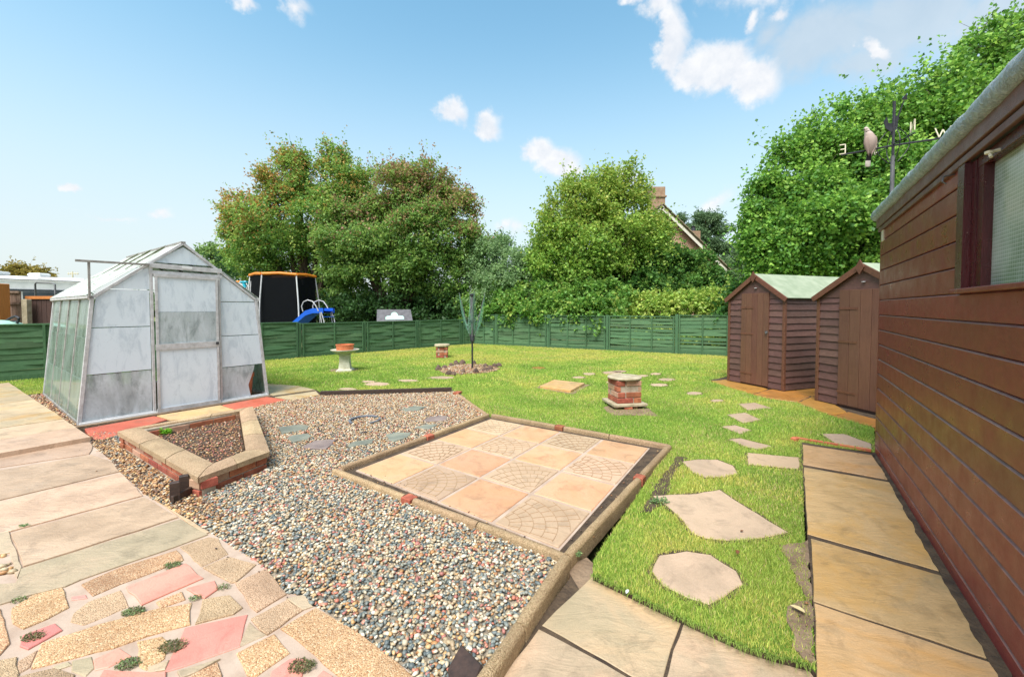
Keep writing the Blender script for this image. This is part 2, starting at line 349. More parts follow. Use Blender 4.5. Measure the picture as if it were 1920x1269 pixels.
# ---------------------------------------------------------------- mesh helpers
class MB:
    def __init__(s): s.v = []; s.f = []; s.smooth = False
    def add(s, vs, fs):
        k = len(s.v); s.v += [tuple(x) for x in vs]; s.f += [tuple(i+k for i in f) for f in fs]; return s
    def box(s, c, size, R=None, bev=0.0):
        x, y, z = (q/2 for q in size); c = Vector(c)
        if bev <= 0:
            vs = [Vector((a*x, b*y, d*z)) for d in (-1, 1) for b in (-1, 1) for a in (-1, 1)]
            fs = [(0,2,3,1), (4,5,7,6), (0,1,5,4), (2,6,7,3), (0,4,6,2), (1,3,7,5)]
        else:
            bev = min(bev, x*.9, y*.9, z*.9); vs = []
            ring = lambda ax, ay, az: [Vector((-ax, -ay, az)), Vector((ax, -ay, az)), Vector((ax, ay, az)), Vector((-ax, ay, az))]
            vs = ring(x-bev, y-bev, -z)+ring(x, y, -z+bev)+ring(x, y, z-bev)+ring(x-bev, y-bev, z)
            fs = [(3,2,1,0), (12,13,14,15)]
            for l in range(3):
                for i in range(4): j = (i+1) % 4; fs.append((l*4+i, l*4+j, l*4+4+j, l*4+4+i))
        if R is not None: vs = [R @ q for q in vs]
        return s.add([q+c for q in vs], fs)
    def bar(s, p, q, w, h, up=(0, 0, 1), bev=0.0):
        p, q = Vector(p), Vector(q); d = q-p; y = d.normalized(); u = Vector(up)
        x = y.cross(u)
        if x.length < 1e-4: x = y.cross(Vector((1, 0, 0)))
        x.normalize(); z = x.cross(y); R = Matrix((x, y, z)).transposed()
        return s.box((p+q)/2, (w, d.length, h), R, bev)
    def tube(s, pts, r, n=8, cap=True):
        pts = [Vector(p) for p in pts]; m = len(pts); rs = r if isinstance(r, (list, tuple)) else [r]*m
        k = len(s.v); prev = None
        for i, p in enumerate(pts):
            d = (pts[min(i+1, m-1)]-pts[max(i-1, 0)]).normalized()
            if prev is None: x = d.orthogonal().normalized()
            else: x = (prev-d*prev.dot(d)); x = x.normalized() if x.length > 1e-6 else d.orthogonal().normalized()
            prev = x; y = d.cross(x)
            for j in range(n):
                a = 2*PI*j/n; q = p+(x*math.cos(a)+y*math.sin(a))*rs[i]; s.v.append(tuple(q))
        for i in range(m-1):
            for j in range(n):
                a = k+i*n+j; b = k+i*n+(j+1) % n; s.f.append((a, b, b+n, a+n))
        if cap: s.f.append(tuple(k+j for j in range(n))[::-1]); s.f.append(tuple(k+(m-1)*n+j for j in range(n)))
        return s
    def lathe(s, prof, c, n=32, sq=0.0):
        c = Vector(c); k = len(s.v); m = len(prof)
        for r, z in prof:
            for j in range(n):
                a = 2*PI*j/n; s.v.append((c.x+r*math.cos(a), c.y+r*math.sin(a), c.z+z))
        for i in range(m-1):
            for j in range(n):
                a = k+i*n+j; b = k+i*n+(j+1) % n; s.f.append((a, b, b+n, a+n))
        s.f.append(tuple(k+j for j in range(n))[::-1]); s.f.append(tuple(k+(m-1)*n+j for j in range(n)))
        return s
    def prism(s, poly, z0, z1, bev=0.0):
        n = len(poly); P = [Vector((p[0], p[1])) for p in poly]
        A = sum(P[i].x*P[(i+1) % n].y-P[(i+1) % n].x*P[i].y for i in range(n))
        if A < 0: P.reverse()
        if bev > 0:
            Q = []
            for i in range(n):
                a, b, c = P[i-1], P[i], P[(i+1) % n]; e1 = (b-a).normalized(); e2 = (c-b).normalized()
                n1 = Vector((-e1.y, e1.x)); n2 = Vector((-e2.y, e2.x)); m = n1+n2
                m = m/max(m.length_squared*.5, .6); Q.append(b+m*bev)
            rings = [(P, z0), (P, z1-bev), (Q, z1)]
        else: rings = [(P, z0), (P, z1)]
        vs = [(p.x, p.y, z) for R_, z in rings for p in R_]; fs = [tuple(range(n))[::-1], tuple(range((len(rings)-1)*n, len(rings)*n))]
        for l in range(len(rings)-1):
            for i in range(n): j = (i+1) % n; fs.append((l*n+i, l*n+j, l*n+n+j, l*n+n+i))
        return s.add(vs, fs)
    def quad(s, a, b, c, d): return s.add([a, b, c, d], [(0, 1, 2, 3)])
    def panel(s, pts, th, nrm):
        """flat polygon with thickness"""
        nrm = Vector(nrm).normalized()*th/2; n = len(pts); A = [Vector(p)-nrm for p in pts]; B = [Vector(p)+nrm for p in pts]
        fs = [tuple(range(n))[::-1], tuple(range(n, 2*n))]+[(i, (i+1) % n, n+(i+1) % n, n+i) for i in range(n)]
        return s.add(A+B, fs)
def wloc(o):
    p = Vector((0, 0, 0))
    while o is not None: p = p+o.location; o = o.parent
    return p
def tag(o, label=None, cat=None, group=None, kind=None):
    for k, v in (('label', label), ('category', cat), ('group', group), ('kind', kind)):
        if v: o[k] = v
    return o
def thing(name, loc, label, cat, group=None):
    o = bpy.data.objects.new(name, None); o.empty_display_size = .1; COL.objects.link(o); o.location = tuple(loc)+(0,)*(3-len(loc))
    return tag(o, label, cat, group)
def obj(name, mb, mat, parent=None, smooth=False, origin=None, label=None):
    me = bpy.data.meshes.new(name)
    if origin is None:
        a = np.array(mb.v); c = (a.min(0)+a.max(0))/2; origin = Vector((float(c[0]), float(c[1]), float(a[:, 2].min())))
    origin = Vector(origin)
    me.from_pydata([(x-origin.x, y-origin.y, z-origin.z) for x, y, z in mb.v], [], mb.f)
    if smooth:
        me.polygons.foreach_set('use_smooth', [True]*len(me.polygons))
        if smooth != 'all': me.set_sharp_from_angle(angle=math.radians(40))
    me.materials.append(M[mat] if isinstance(mat, str) else mat); me.update()
    o = bpy.data.objects.new(name, me); COL.objects.link(o)
    if parent is not None: o.parent = parent; o.location = origin-wloc(parent)
    else: o.location = origin
    if label: o['label'] = label
    return o
def big(name, V, F, mat, colors=None, parent=None, smooth=False, origin=(0, 0, 0)):
    """mesh from numpy arrays; F int array (m, 3 or 4)"""
    me = bpy.data.meshes.new(name); k = F.shape[1]; o3 = np.array(origin, dtype=np.float64)
    me.vertices.add(len(V)); me.vertices.foreach_set('co', (V-o3).astype(np.float32).ravel())
    me.loops.add(F.size); me.loops.foreach_set('vertex_index', F.astype(np.int32).ravel())
    me.polygons.add(len(F)); me.polygons.foreach_set('loop_start', np.arange(0, F.size, k, dtype=np.int32)); me.polygons.foreach_set('loop_total', np.full(len(F), k, dtype=np.int32))
    if smooth: me.polygons.foreach_set('use_smooth', np.ones(len(F), dtype=bool))
    if colors is not None:
        at = me.attributes.new('col', 'FLOAT_COLOR', 'POINT'); c = np.ones((len(V), 4), dtype=np.float32); c[:, :3] = colors; at.data.foreach_set('color', c.ravel())
    me.materials.append(M[mat]); me.update(calc_edges=True)
    o = bpy.data.objects.new(name, me); COL.objects.link(o)
    if parent is not None: o.parent = parent; o.location = Vector(origin)-wloc(parent)
    else: o.location = origin
    return o
def inpoly(P, poly):
    x, y = P[:, 0], P[:, 1]; r = np.zeros(len(P), bool); n = len(poly)
    for i in range(n):
        x1, y1 = poly[i][:2]; x2, y2 = poly[(i+1) % n][:2]
        if y1 == y2: continue
        c = ((y1 > y) != (y2 > y)) & (x < (x2-x1)*(y-y1)/(y2-y1)+x1); r ^= c
    return r
def wob(poly, step=.09, amp=.004):
    out = []; n = len(poly)
    for i in range(n):
        a = Vector(poly[i][:2]); b = Vector(poly[(i+1) % n][:2]); k = max(1, int((b-a).length/step))
        for j in range(k):
            p = a.lerp(b, j/k); out.append((p.x+random.uniform(-amp, amp), p.y+random.uniform(-amp, amp)))
    return out
def grow(poly, d):
    c = sum((Vector(p[:2]) for p in poly), Vector((0, 0)))/len(poly); out = []
    for p in poly:
        q = Vector(p[:2])-c; out.append(tuple(c+q*(1+d/max(q.length, .01))))
    return out
def copy_tree(o, parent=None):
    c = o.copy(); COL.objects.link(c)
    if parent is not None: c.parent = parent
    for ch in o.children: copy_tree(ch, c)
    return c
def pp(pts, z=0.0): return [G(x, y, z)[:2] for x, y in pts]
def stone(name, poly, ztop, th, mat, parent, bev=.006, step=.09, amp=.004, tilt=0.0):
    mb = MB().prism(wob(poly, step, amp), ztop-th, ztop, bev)
    o = obj(name, mb, mat, parent)
    if tilt: o.rotation_euler = (random.uniform(-tilt, tilt), random.uniform(-tilt, tilt), 0)
    return o
def struct(name, mb, mat, **kw): return tag(obj(name, mb, mat, origin=kw.get('origin')), kind='structure')
# frame of the garden: A runs along the big shed and the paved square, B across
# ---------------------------------------------------------------- setting
struct('ground', MB().prism([(-600, -60), (600, -60), (600, 1500), (-600, 1500)], -.32, -.22), 'ground')
# planar boundary points
FL0 = Vector((-6.35, 10.56)); FD = Vector((.7071, .7071))             # left fence line
FC = Vector((-1.45, 15.46)); BD = Vector((.8836, -.4682))             # fence corner, back fence direction
# greenhouse base corners
GA, GB = G(148, 797), G(501, 740.5); gd = (GB-GA); GW = gd.length; gu = gd.normalized(); gv = Vector((-gu.y, gu.x, 0)); GL = 2.75
# paved square
S00, S10, S01, S11 = G(627, 888), G(1062, 1054), G(915, 781), G(1254, 842)
# big shed
BC = G(1641, 851); BE = G(1893, 1262); bw = (BE-BC); bw.z = 0; bw.normalize(); bn = Vector((bw.y, -bw.x, 0))
if bn.x > 0: bn = -bn                                                    # bn points out of the wall to the garden
lawn_poly = [tuple(FL0+FD*-7.5), tuple(FC), tuple(FC+BD*11.5), (8.6, 6.2), G(1638, 775)[:2], G(1640, 848)[:2], G(1504, 831)[:2], G(1508, 1000)[:2], G(1522, 1130)[:2], G(1530, 1262)[:2],
    G(1518, 1246)[:2], G(1453, 1229)[:2], G(1402, 1214)[:2], G(1341, 1187)[:2], G(1272, 1155)[:2], G(1183, 1112)[:2], G(1112, 1078)[:2], G(1112, 1050)[:2], S11[:2], S01[:2], G(862, 739)[:2], G(849, 731)[:2], G(602, 737)[:2],
    G(594, 731)[:2], G(500, 718)[:2], tuple((GB+gv*GL)[:2]), tuple((GA+gv*(GL+.3)-gu*.2)[:2]), G(25, 722)[:2], (-9.4, 5.4)]
struct('lawn', MB().prism(lawn_poly, -.1, 0), 'lawn'); LAWN = bpy.data.objects['lawn']; LAWN.data.materials.append(M['soil'])
for f_ in LAWN.data.polygons:
    if abs(f_.normal.z) < .5: f_.material_index = 1
gravel_poly = [G(165, 812)[:2], G(172, 834)[:2], G(211, 866)[:2], G(224, 884)[:2], G(270, 926)[:2], G(392, 997)[:2], G(412, 1010)[:2], G(480, 1052)[:2], G(498, 1066)[:2], G(536, 1112)[:2], G(568, 1118)[:2], G(584, 1136)[:2], G(600, 1142)[:2],
    G(636, 1165)[:2], G(690, 1204)[:2], G(764, 1256)[:2], G(800, 1300)[:2], G(893, 1300)[:2], S10[:2], S00[:2], S01[:2], G(862, 739)[:2], G(849, 733)[:2], G(602, 741)[:2], G(537, 750)[:2], G(455, 768)[:2], G(225, 812)[:2]]
GBED = struct('gravel_bed', MB().prism(gravel_poly, -.12, -.006), 'gravelbed')
struct('greenhouse_floor', MB().prism([tuple((GA-gv*.12-gu*.25)[:2]), tuple((GB-gv*.12+gu*.04)[:2]), tuple((GB+gv*(GL+.1)+gu*.04)[:2]), tuple((GA+gv*(GL+.1)-gu*.25)[:2])], -.1, .004), 'soil_light')
# --- raised path on the left
RZ = .06
pa, pb = G(170, 818, RZ), G(25, 722, RZ); av = pb-pa; av.z = 0; av.normalize(); bv = (G(170, 818, RZ)-G(0, 848.5, RZ)); bv.z = 0; bv.normalize()
base = [pa-bv*1.75, pa+Vector((0, 0, 0)), pa+av*5.4, pa+av*5.4-bv*1.75]
GP = struct('garden_path', MB().prism([tuple((p)[:2]) for p in (base[0]+av*.03, base[1]+av*.03-bv*.02, base[2]-bv*.02, base[3])], -.1, .048), 'soil')
for i in range(9):
    for j in range(2):
        g = .006; a0 = i*.6+g; a1 = (i+1)*.6-g; b0 = -j*.88-g*(j > 0); b1 = -(j+1)*.88+g
        q = [pa+av*a0+bv*b0, pa+av*a1+bv*b0, pa+av*a1+bv*b1, pa+av*a0+bv*b1]
        stone('slab', [p[:2] for p in q], RZ+random.uniform(-.004, .004), .05, 'slab_tan' if i > 1 else 'slab_pink', GP, .004, .12, .003, .004)
# --- lower slabs and crazy paving
crazy_poly = [G(-500, 848)[:2], G(168, 826)[:2], G(172, 834)[:2], G(211, 866)[:2], G(224, 884)[:2], G(270, 926)[:2], G(392, 997)[:2], G(412, 1010)[:2], G(480, 1052)[:2], G(498, 1066)[:2], G(536, 1112)[:2], G(568, 1118)[:2], G(584, 1136)[:2], G(600, 1142)[:2],
    G(636, 1165)[:2], G(690, 1204)[:2], G(764, 1256)[:2], G(800, 1300)[:2], G(1000, 1600)[:2], G(-500, 1600)[:2]]
CP = struct('crazy_paving', MB().prism(crazy_poly, -.12, .003), 'mortar')
def slabs(parent, mat, polys, z=.012, th=.05, bev=.002, amp=.004, step=.09):
    for p in polys: stone('slab', pp(p, z), z+random.uniform(-.002, .002), th, mat, parent, bev, step, amp)
slabs(CP, 'slab_pink', [[(-260, 905), (-6, 876), (168, 850), (175, 836), (168, 828), (-260, 880)],
    [(-300, 985), (0, 936), (223, 883), (212, 866), (172, 852), (-4, 882), (-260, 912)],
    [(-60, 1006), (20, 995), (268, 928), (227, 886), (0, 940), (-300, 990), (-280, 1040)],
    [(22, 999), (270, 932), (334, 969), (44, 1061)]])
slabs(CP, 'slab_tan', [[(281, 929), (298, 940), (393, 996), (384, 1000), (340, 970)]])
slabs(CP, 'slab_green', [[(40, 1065), (338, 972), (388, 1001), (334, 1022), (250, 1050), (150, 1085), (121, 1098), (60, 1112), (0, 1131), (-260, 1200), (-280, 1110), (28, 1092), (34, 1084)],
    [(8, 980), (18, 998), (40, 1062), (32, 1082), (18, 1034), (-80, 1050), (-120, 1004)]])
ca = lambda P: [(x/4.7175, 1000+y/4.7175) for x, y in P]
cb = lambda P: [(300+x/3.84, 980+y/3.84) for x, y in P]
Z = .009
def crazy(mat, P, amp=.004, z=Z): stone('stone', grow(pp(P, z), .005), z+random.uniform(-.002, .003), .04, mat, CP, .003, .05, amp)
for P in [ca([(730,440),(1050,305),(1560,145),(1615,235),(1090,430),(840,535),(780,490)]), ca([(110,660),(300,540),(545,480),(600,650),(400,750),(200,835),(120,780)]),
          ca([(390,960),(900,795),(1400,665),(1680,620),(1665,800),(1300,900),(1000,1000),(290,1190)]), ca([(1220,950),(1430,905),(1490,960),(1440,1100),(1300,1185),(1240,1160)]),
          ca([(1390,600),(1600,520),(1630,580),(1420,650)]), cb([(560,935),(820,805),(930,930),(690,1090),(640,1080)]), cb([(230,1090),(400,1010),(440,1100),(430,1230),(220,1230)]),
          cb([(880,755),(1120,612),(1280,700),(1500,850),(1780,1060),(1960,1240),(1440,1230),(1130,950)]), ca([(0,670),(40,820),(80,960),(0,1060),(-260,1130),(-300,760)])]: crazy('agg', P)
for P in [ca([(660,700),(780,600),(1060,500),(1130,640),(940,720),(760,790),(640,770)]), cb([(310,552),(500,522),(590,606),(520,655),(272,715)]), cb([(148,168),(355,98),(420,112),(486,215),(302,308)]),
          cb([(312,322),(500,242),(686,300),(545,420),(515,425)]), cb([(545,432),(762,332),(900,508),(692,636)]), cb([(655,690),(910,558),(1020,627),(772,797)]),
          ca([(0,1120),(128,1100),(150,1290),(0,1330),(-300,1400),(-260,1170)]), ca([(162,1120),(330,1030),(262,1165),(152,1230)]), ca([(160,1262),(480,1190),(640,1250),(600,1400),(170,1420)])]: crazy('agg2', P)
for P in [ca([(1120,470),(1640,268),(1780,395),(1262,618)]), ca([(200,900),(480,800),(540,850),(400,930),(262,1010),(200,980)]), ca([(840,1100),(1050,1010),(1150,1080),(960,1170),(842,1195)]),
          cb([(185,750),(625,660),(572,880),(360,950),(200,1010),(40,1065)]), ca([(930,1210),(1450,1228),(1440,1400),(820,1400)]), cb([(200,470),(390,420),(418,470),(320,536)]),
          cb([(810,1060),(940,972),(1050,975),(1010,1100),(960,1240),(760,1240)]), cb([(1130,1110),(1180,1070),(1230,1110),(1280,1200),(1140,1210)]), ca([(640,555),(750,540),(765,565),(650,578)])]: crazy('redtile', P, .003)
for P in [cb([(912,542),(1040,518),(1088,600),(1025,618)]), cb([(640,707),(760,800),(576,878)]), ca([(640,1120),(800,1090),(830,1180),(760,1240),(655,1200)]), ca([(490,1165),(600,1130),(612,1160),(510,1195)]), ca([(1320,1180),(1480,1120),(1450,1200),(1330,1215)]),
          cb([(130,1062),(420,987),(240,1075),(150,1110)])]: crazy('slab_green', P)
# rest of the patio towards the viewer and the left (outside the picture)
for i in range(6):
    for j in range(2):
        x0 = -2.6+i*.5; y0 = 1.28-(j+1)*.5
        stone('slab', [(x0+.01, y0+.01), (x0+.48, y0+.01), (x0+.48, y0+.48), (x0+.01, y0+.48)], .006, .04, 'agg2', CP)
# --- lower patio at the bottom right
LZ = -.024
LP = struct('lower_patio', MB().prism([p for p in pp([(1085, 1060), (1560, 1268), (1800, 1700), (700, 1700), (905, 1300)], LZ)], -.16, LZ-.005), 'soil')
slabs(LP, 'slab_grey', [[(1113, 1077), (1197, 1121), (1277, 1163), (1258, 1215), (1236, 1296), (1180, 1262), (1016, 1170)], [(1011, 1178), (1178, 1270), (1236, 1304), (1200, 1420), (860, 1420), (938, 1272)],
    [(1283, 1165), (1420, 1214), (1570, 1278), (1640, 1420), (1210, 1420), (1243, 1296), (1264, 1218)]], LZ, .05, .002, .003)
struct('soil_fill', MB().prism(pp([(1062, 1054), (1100, 1035), (1140, 1070), (1120, 1110), (1090, 1100)]), -.15, -.028), 'soil_light')
# --- slabs along the big shed
BP = struct('side_path', MB().prism(pp([(1500, 830), (1642, 853), (1915, 1290), (1990, 1480), (1540, 1480), (1524, 1128)]), -.12, .009), 'soil')
slabs(BP, 'slab_gold', [[(1505, 833), (1634, 853), (1668, 899), (1506.5, 870)], [(1507, 875), (1672, 904), (1768, 1071), (1514.5, 1000)],
    [(1521, 1009), (1774, 1081), (1868, 1238), (1527, 1126)], [(1528, 1131), (1872, 1247), (1960, 1420), (1536, 1420)]], .014, .05, .002, .003)
# --- paving in front of the two small sheds
SP = struct('shed_path', MB().prism(pp([(1330, 713), (1372, 728), (1412, 740), (1442, 747), (1495, 754), (1558, 780), (1650, 803), (1650, 760), (1560, 728), (1470, 716), (1365, 706)]), -.1, .004), 'soil')
slabs(SP, 'slab_orange', [[(1334, 714), (1372, 727), (1410, 738), (1440, 729), (1400, 716), (1365, 711)], [(1413, 739), (1442, 746), (1494, 753), (1520, 742), (1478, 727), (1442, 730)],
    [(1497, 754), (1558, 778), (1590, 772), (1556, 752), (1522, 743)], [(1561, 779), (1640, 800), (1660, 790), (1592, 772)], [(1480, 727), (1520, 741), (1600, 745), (1600, 728)]], .014, .05, .008, .01)
# --- terracotta and tan slabs round the greenhouse front
FP = struct('greenhouse_step', MB().prism(pp([(156, 803), (292, 779), (501, 742), (496, 716), (592, 729), (602, 741), (540, 752), (452, 771), (300, 800), (190, 826)]), -.1, -.002), 'soil')
slabs(FP, 'terraslab', [[(159, 803), (290, 779.5), (313, 786), (225, 813), (196, 822), (178, 823), (164, 812)], [(417, 759), (500, 743.5), (537, 749), (470, 765), (448, 769)]], .014, .04, .005, .002)
slabs(FP, 'slab_gold', [[(294, 779), (413, 759.5), (444, 769), (400, 780), (318, 787)]], .012)
slabs(FP, 'slab_tan', [[(515, 744), (592, 733), (599, 740), (551, 750)], [(498, 719), (560, 723), (590, 730), (512, 741), (504, 738)]], .012)
# ---------------------------------------------------------------- paved square
PS = struct('paved_square', MB().prism([S00[:2], S10[:2], S11[:2], S01[:2]], -.1, .0), 'soil')
def sq(u, v):
    a = S00.lerp(S10, u); b = S01.lerp(S11, u); return a.lerp(b, v)
TZ = .014
mo = [sq(.05, .06), sq(.965, .03), sq(.93, .955), sq(.05, .955)]
obj('mortar_bed', MB().prism([p[:2] for p in mo], -.02, TZ-.006), 'mortar', PS)
def tq(u, v): return mo[0].lerp(mo[1], u).lerp(mo[3].lerp(mo[2], u), v)
for i in range(4):
    for j in range(4):
        g = .008; u0, u1, v0, v1 = i/4+g, (i+1)/4-g, j/4+g, (j+1)/4-g
        q = [tq(u0, v0), tq(u1, v0), tq(u1, v1), tq(u0, v1)]; fan = (i+j) % 2 == 1
        mb = MB().prism([p[:2] for p in q], -.02, TZ+random.uniform(-.001, .002), .004)
        t = obj('tile', mb, 'tile_fan' if fan else 'tile_plain', PS)
        if fan:      # cobbled fan relief: arcs and radial joints
            gm_ = MB(); o0, ex, ey = q[0], q[1]-q[0], q[3]-q[0]
            def lp(a, b): return o0+ex*a+ey*b+Vector((0, 0, TZ+.0025-o0.z))
            def inside(a, b): return .02 < a < .98 and .02 < b < .98
            for cx, cy in (((0, 0),) if (i % 2) else ((1, 0),)):
                for r in (.2, .37, .54, .71, .88, 1.05, 1.22):
                    prevp = None
                    for k in range(25):
                        an = k/24*PI/2+{(0, 0): 0, (1, 1): PI, (1, 0): PI/2, (0, 1): -PI/2}[(cx, cy)]
                        a, b = cx+r*math.cos(an), cy+r*math.sin(an); p = lp(a, b) if inside(a, b) else None
                        if p is not None and prevp is not None: gm_.bar(prevp, p, .0035, .0022)
                        prevp = p
                for r0, r1, k in ((.0, .2, 2), (.2, .37, 4), (.37, .54, 6), (.54, .71, 7), (.71, .88, 9), (.88, 1.05, 11), (1.05, 1.22, 13)):
                    if (cx, cy) in ((1, 1), (0, 1)) and r0 > .3: continue
                    for m_ in range(k):
                        an = (m_+.5+random.uniform(-.15, .15))/k*PI/2+{(0, 0): 0, (1, 1): PI, (1, 0): PI/2, (0, 1): -PI/2}[(cx, cy)]
                        a0, b0, a1, b1 = cx+r0*math.cos(an), cy+r0*math.sin(an), cx+r1*math.cos(an), cy+r1*math.sin(an)
                        if inside(a0, b0) and inside(a1, b1): gm_.bar(lp(a0, b0), lp(a1, b1), .0035, .0022)
            if gm_.v: obj('joint', gm_, 'groove', t)
def kerb(p, q, w=.05, h=.044, z0=-.06, mat='kerb', parent=PS, name='kerb_stone'):
    """half round topped kerb length"""
    p = Vector((p[0], p[1], 0)); q = Vector((q[0], q[1], 0)); d = (q-p).normalized(); s = Vector((-d.y, d.x, 0)); r = w/2
    prof = [(-r, z0)]+[(r*-math.cos(a), h-r*.8+r*.8*math.sin(a)) for a in [PI*k/8 for k in range(9)]]+[(r, z0)]
    mb = MB(); n = len(prof); Ld = (q-p).length; m = max(1, int(Ld/.08)); rows = []
    for i in range(m+1):
        c = p+d*(Ld*i/m); j = random.uniform(-.002, .002); k = .97 if i in (0, m) else 1
        for a, b in prof: mb.v.append(tuple(c+s*(a*k+j)+Vector((0, 0, b*k+random.uniform(-.001, .001)))))
    for i in range(m):
        for k in range(n-1): a = i*n+k; mb.f.append((a+1, a, a+n, a+n+1))
    mb.f.append(tuple(range(n))); mb.f.append(tuple(range(m*n, m*n+n))[::-1])
    return obj(name, mb, mat, parent, smooth=True)
def run(a, b, parts, w=.05, h=.044, z0=-.06, gap=.004):
    """parts: list of (length fraction, 'k' kerb | 'b' brick bit)"""
    a = Vector(a[:2]); b = Vector(b[:2]); L_ = (b-a).length; t = 0; d = (b-a)/L_
    for fr, kd in parts:
        p = a+d*(t*L_+gap); q = a+d*((t+fr)*L_-gap); t += fr
        if kd == 'k': kerb(p, q, w, h, z0)
        else:
            c = (p+q)/2; obj('brick', MB().bar((p.x, p.y, h-.036), (q.x, q.y, h-.036), .075, .07, bev=.006), 'brick', PS)
def sh(p, u): return p
run(S00, S10, [(.40, 'k'), (.045, 'b'), (.27, 'k'), (.285, 'k')])
run(S00+(S01-S00)*.03, S01, [(.47, 'k'), (.05, 'b'), (.48, 'k')])
run(S01+(S11-S01)*.03, S11, [(.42, 'k'), (.05, 'b'), (.25, 'k'), (.28, 'k')], w=.054, h=.048)
EK = G(893, 1290, .04)
run(S11, S10, [(.40, 'k'), (.04, 'b'), (.56, 'k')], w=.054, h=.048)
kd_ = (EK-S10); kd_.z = 0
kerb((S10+kd_*.01)[:2], (S10+kd_*.62)[:2], .058, .048, -.14); kerb((S10+kd_*.63)[:2], (EK+kd_*.4)[:2], .058, .048, -.14)
# debris strip inside the kerbs is soil (the base sheet); a few tile-side crumbs
# ---------------------------------------------------------------- stepping stones in the lawn
z3 = lambda P: [(1100+x/2.155, 680+y/2.155) for x, y in P]
steps = [z3(P) for P in ([(385,402),(450,394),(530,395),(590,418),(610,452),(560,462),(480,465),(425,442)], [(270,540),(440,532),(540,517),(620,572),(700,620),(812,690),(700,712),(560,722),(480,710),(430,690),(370,620)],
    [(290,780),(400,765),(500,780),(610,850),(632,900),(560,950),(490,980),(400,950),(310,900),(265,850)], [(650,366),(860,386),(858,432),(650,412)], [(572,312),(620,307),(750,340),(690,352),(640,340)],
    [(545,260),(600,254),(664,275),(620,289)], [(568,212),(640,204),(702,232),(632,245)], [(612,168),(680,163),(748,185),(650,193)], [(950,290),(1040,290),(1150,330),(1150,352),(1000,326)])]
for cx, cy, w, h in [(1104,701.5,26,5),(1086,708,28,4.5),(1147,699,40,6),(1162,696.5,28,4),(1229,701.5,22,4),(1250,712,34,5.5),(1236,722,38,5.5),(1302,738,36,6),(1205,705,24,4),(1146,717,20,4),
                      (708,720.5,54,7),(764,714,44,5),(828,708.5,50,5.5),(652,730,36,5),(690,716,30,4),(1010,690,26,4),(1345,752,30,5)]:
    k = 7; steps.append([(cx+w/2*math.cos(2*PI*i/k+.3)*random.uniform(.8, 1.1), cy+h/2*math.sin(2*PI*i/k+.3)*random.uniform(.8, 1.1)) for i in range(k)])
soil_pads = []
for i, P in enumerate(steps):
    poly = pp(P); soil_pads.append(grow(poly, .035))
    obj('soil_ring', MB().prism(wob(grow(poly, .022), .05, .008), -.02, .004), 'soil', LAWN)
    st_ = stone('stepping_stone', poly, .009, .03, 'tile_fan' if i == 3 else ('slab_orange' if i == 24 else 'stone_step'), LAWN, .004, .06, .006)
# bare soil patches
for P, m_ in (([(1218,930),(1232,905),(1262,870),(1266,856),(1290,858),(1262,890),(1245,935),(1222,960),(1205,962)], 'soil'), ([(1130,765),(1150,758),(1205,758),(1226,775),(1236,780),(1150,779)], 'soil_light'),
              ([(618,693),(640,690),(672,691),(668,695),(640,698),(620,697)], 'soil_light'), ([(1003,727),(1037,713),(1108,722),(1074,740)], 'soil_light'),
              ([(1496,1130),(1526,1128),(1530,1246),(1500,1238),(1482,1190),(1470,1140)], 'soil_light'), ([(1466,1025),(1516,1010),(1524,1120),(1506,1122)], 'soil_light')):
    poly = pp(P); soil_pads.append(poly); obj('bare_patch', MB().prism(wob(poly, .06, .02), -.02, .0055), m_, LAWN)
# ---------------------------------------------------------------- big shed on the right
def bp(t, out, z): return BC+bw*t+bn*out+Vector((0, 0, z))
SHED = thing('garden_shed', tuple(bp(1.5, 0, 0)), 'large glossy maroon-brown timber shed on the right with wired window and grey roof edge', 'shed')
PITCHB = .133; TL = 4.4; WT0, WT1, WZ0, WZ1 = 2.10, 3.5, 1.423, 2.03
def tgboard(t0, t1, z0, h, name='board'):
    """tongue and groove board with a bevelled top edge painted paler as a sky reflection"""
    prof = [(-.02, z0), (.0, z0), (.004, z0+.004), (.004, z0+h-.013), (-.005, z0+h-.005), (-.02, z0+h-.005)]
    mb = MB(); n = len(prof)
    for t in (t0, t1):
        for o_, z in prof: mb.v.append(tuple(bp(t, o_, z)))
    for k in range(n): j = (k+1) % n; mb.f.append((k, j, n+j, n+k))
    mb.f.append(tuple(range(n))[::-1]); mb.f.append(tuple(range(n, 2*n)))
    o = obj(name, mb, 'bigboard', SHED); o.data.materials.append(M['edgesheen']); o.data.polygons[3].material_index = 1; return o
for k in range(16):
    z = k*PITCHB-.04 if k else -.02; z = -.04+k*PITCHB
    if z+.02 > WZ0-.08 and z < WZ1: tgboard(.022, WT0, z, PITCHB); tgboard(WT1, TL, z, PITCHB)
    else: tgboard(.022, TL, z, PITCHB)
obj('corner_post', MB().box(bp(.011, -.012, 1.0), (.03, .03, 2.1), Matrix.Rotation(math.atan2(bw.y, bw.x), 3, 'Z'), .003), 'bigboard', SHED)
RW = Matrix.Rotation(math.atan2(bw.y, bw.x), 3, 'Z')
# far gable wall and back: plain boards
gp = Vector(bn)*-1
for k in range(16):
    z = -.04+k*PITCHB; a = bp(0, -.03, z+PITCHB/2); obj('board', MB().bar(a, a-bn*2.6, .018, PITCHB-.004), 'bigboard', SHED)
obj('gable', MB().panel([bp(.0, -.03, 2.085), bp(.0, -2.63, 2.085), bp(.0, -1.33, 2.34)], .018, bw), 'bigboard', SHED)
obj('back_wall', MB().bar(bp(.0, -2.64, 1.04), bp(TL, -2.64, 1.04), .02, 2.1), 'bigboard', SHED)
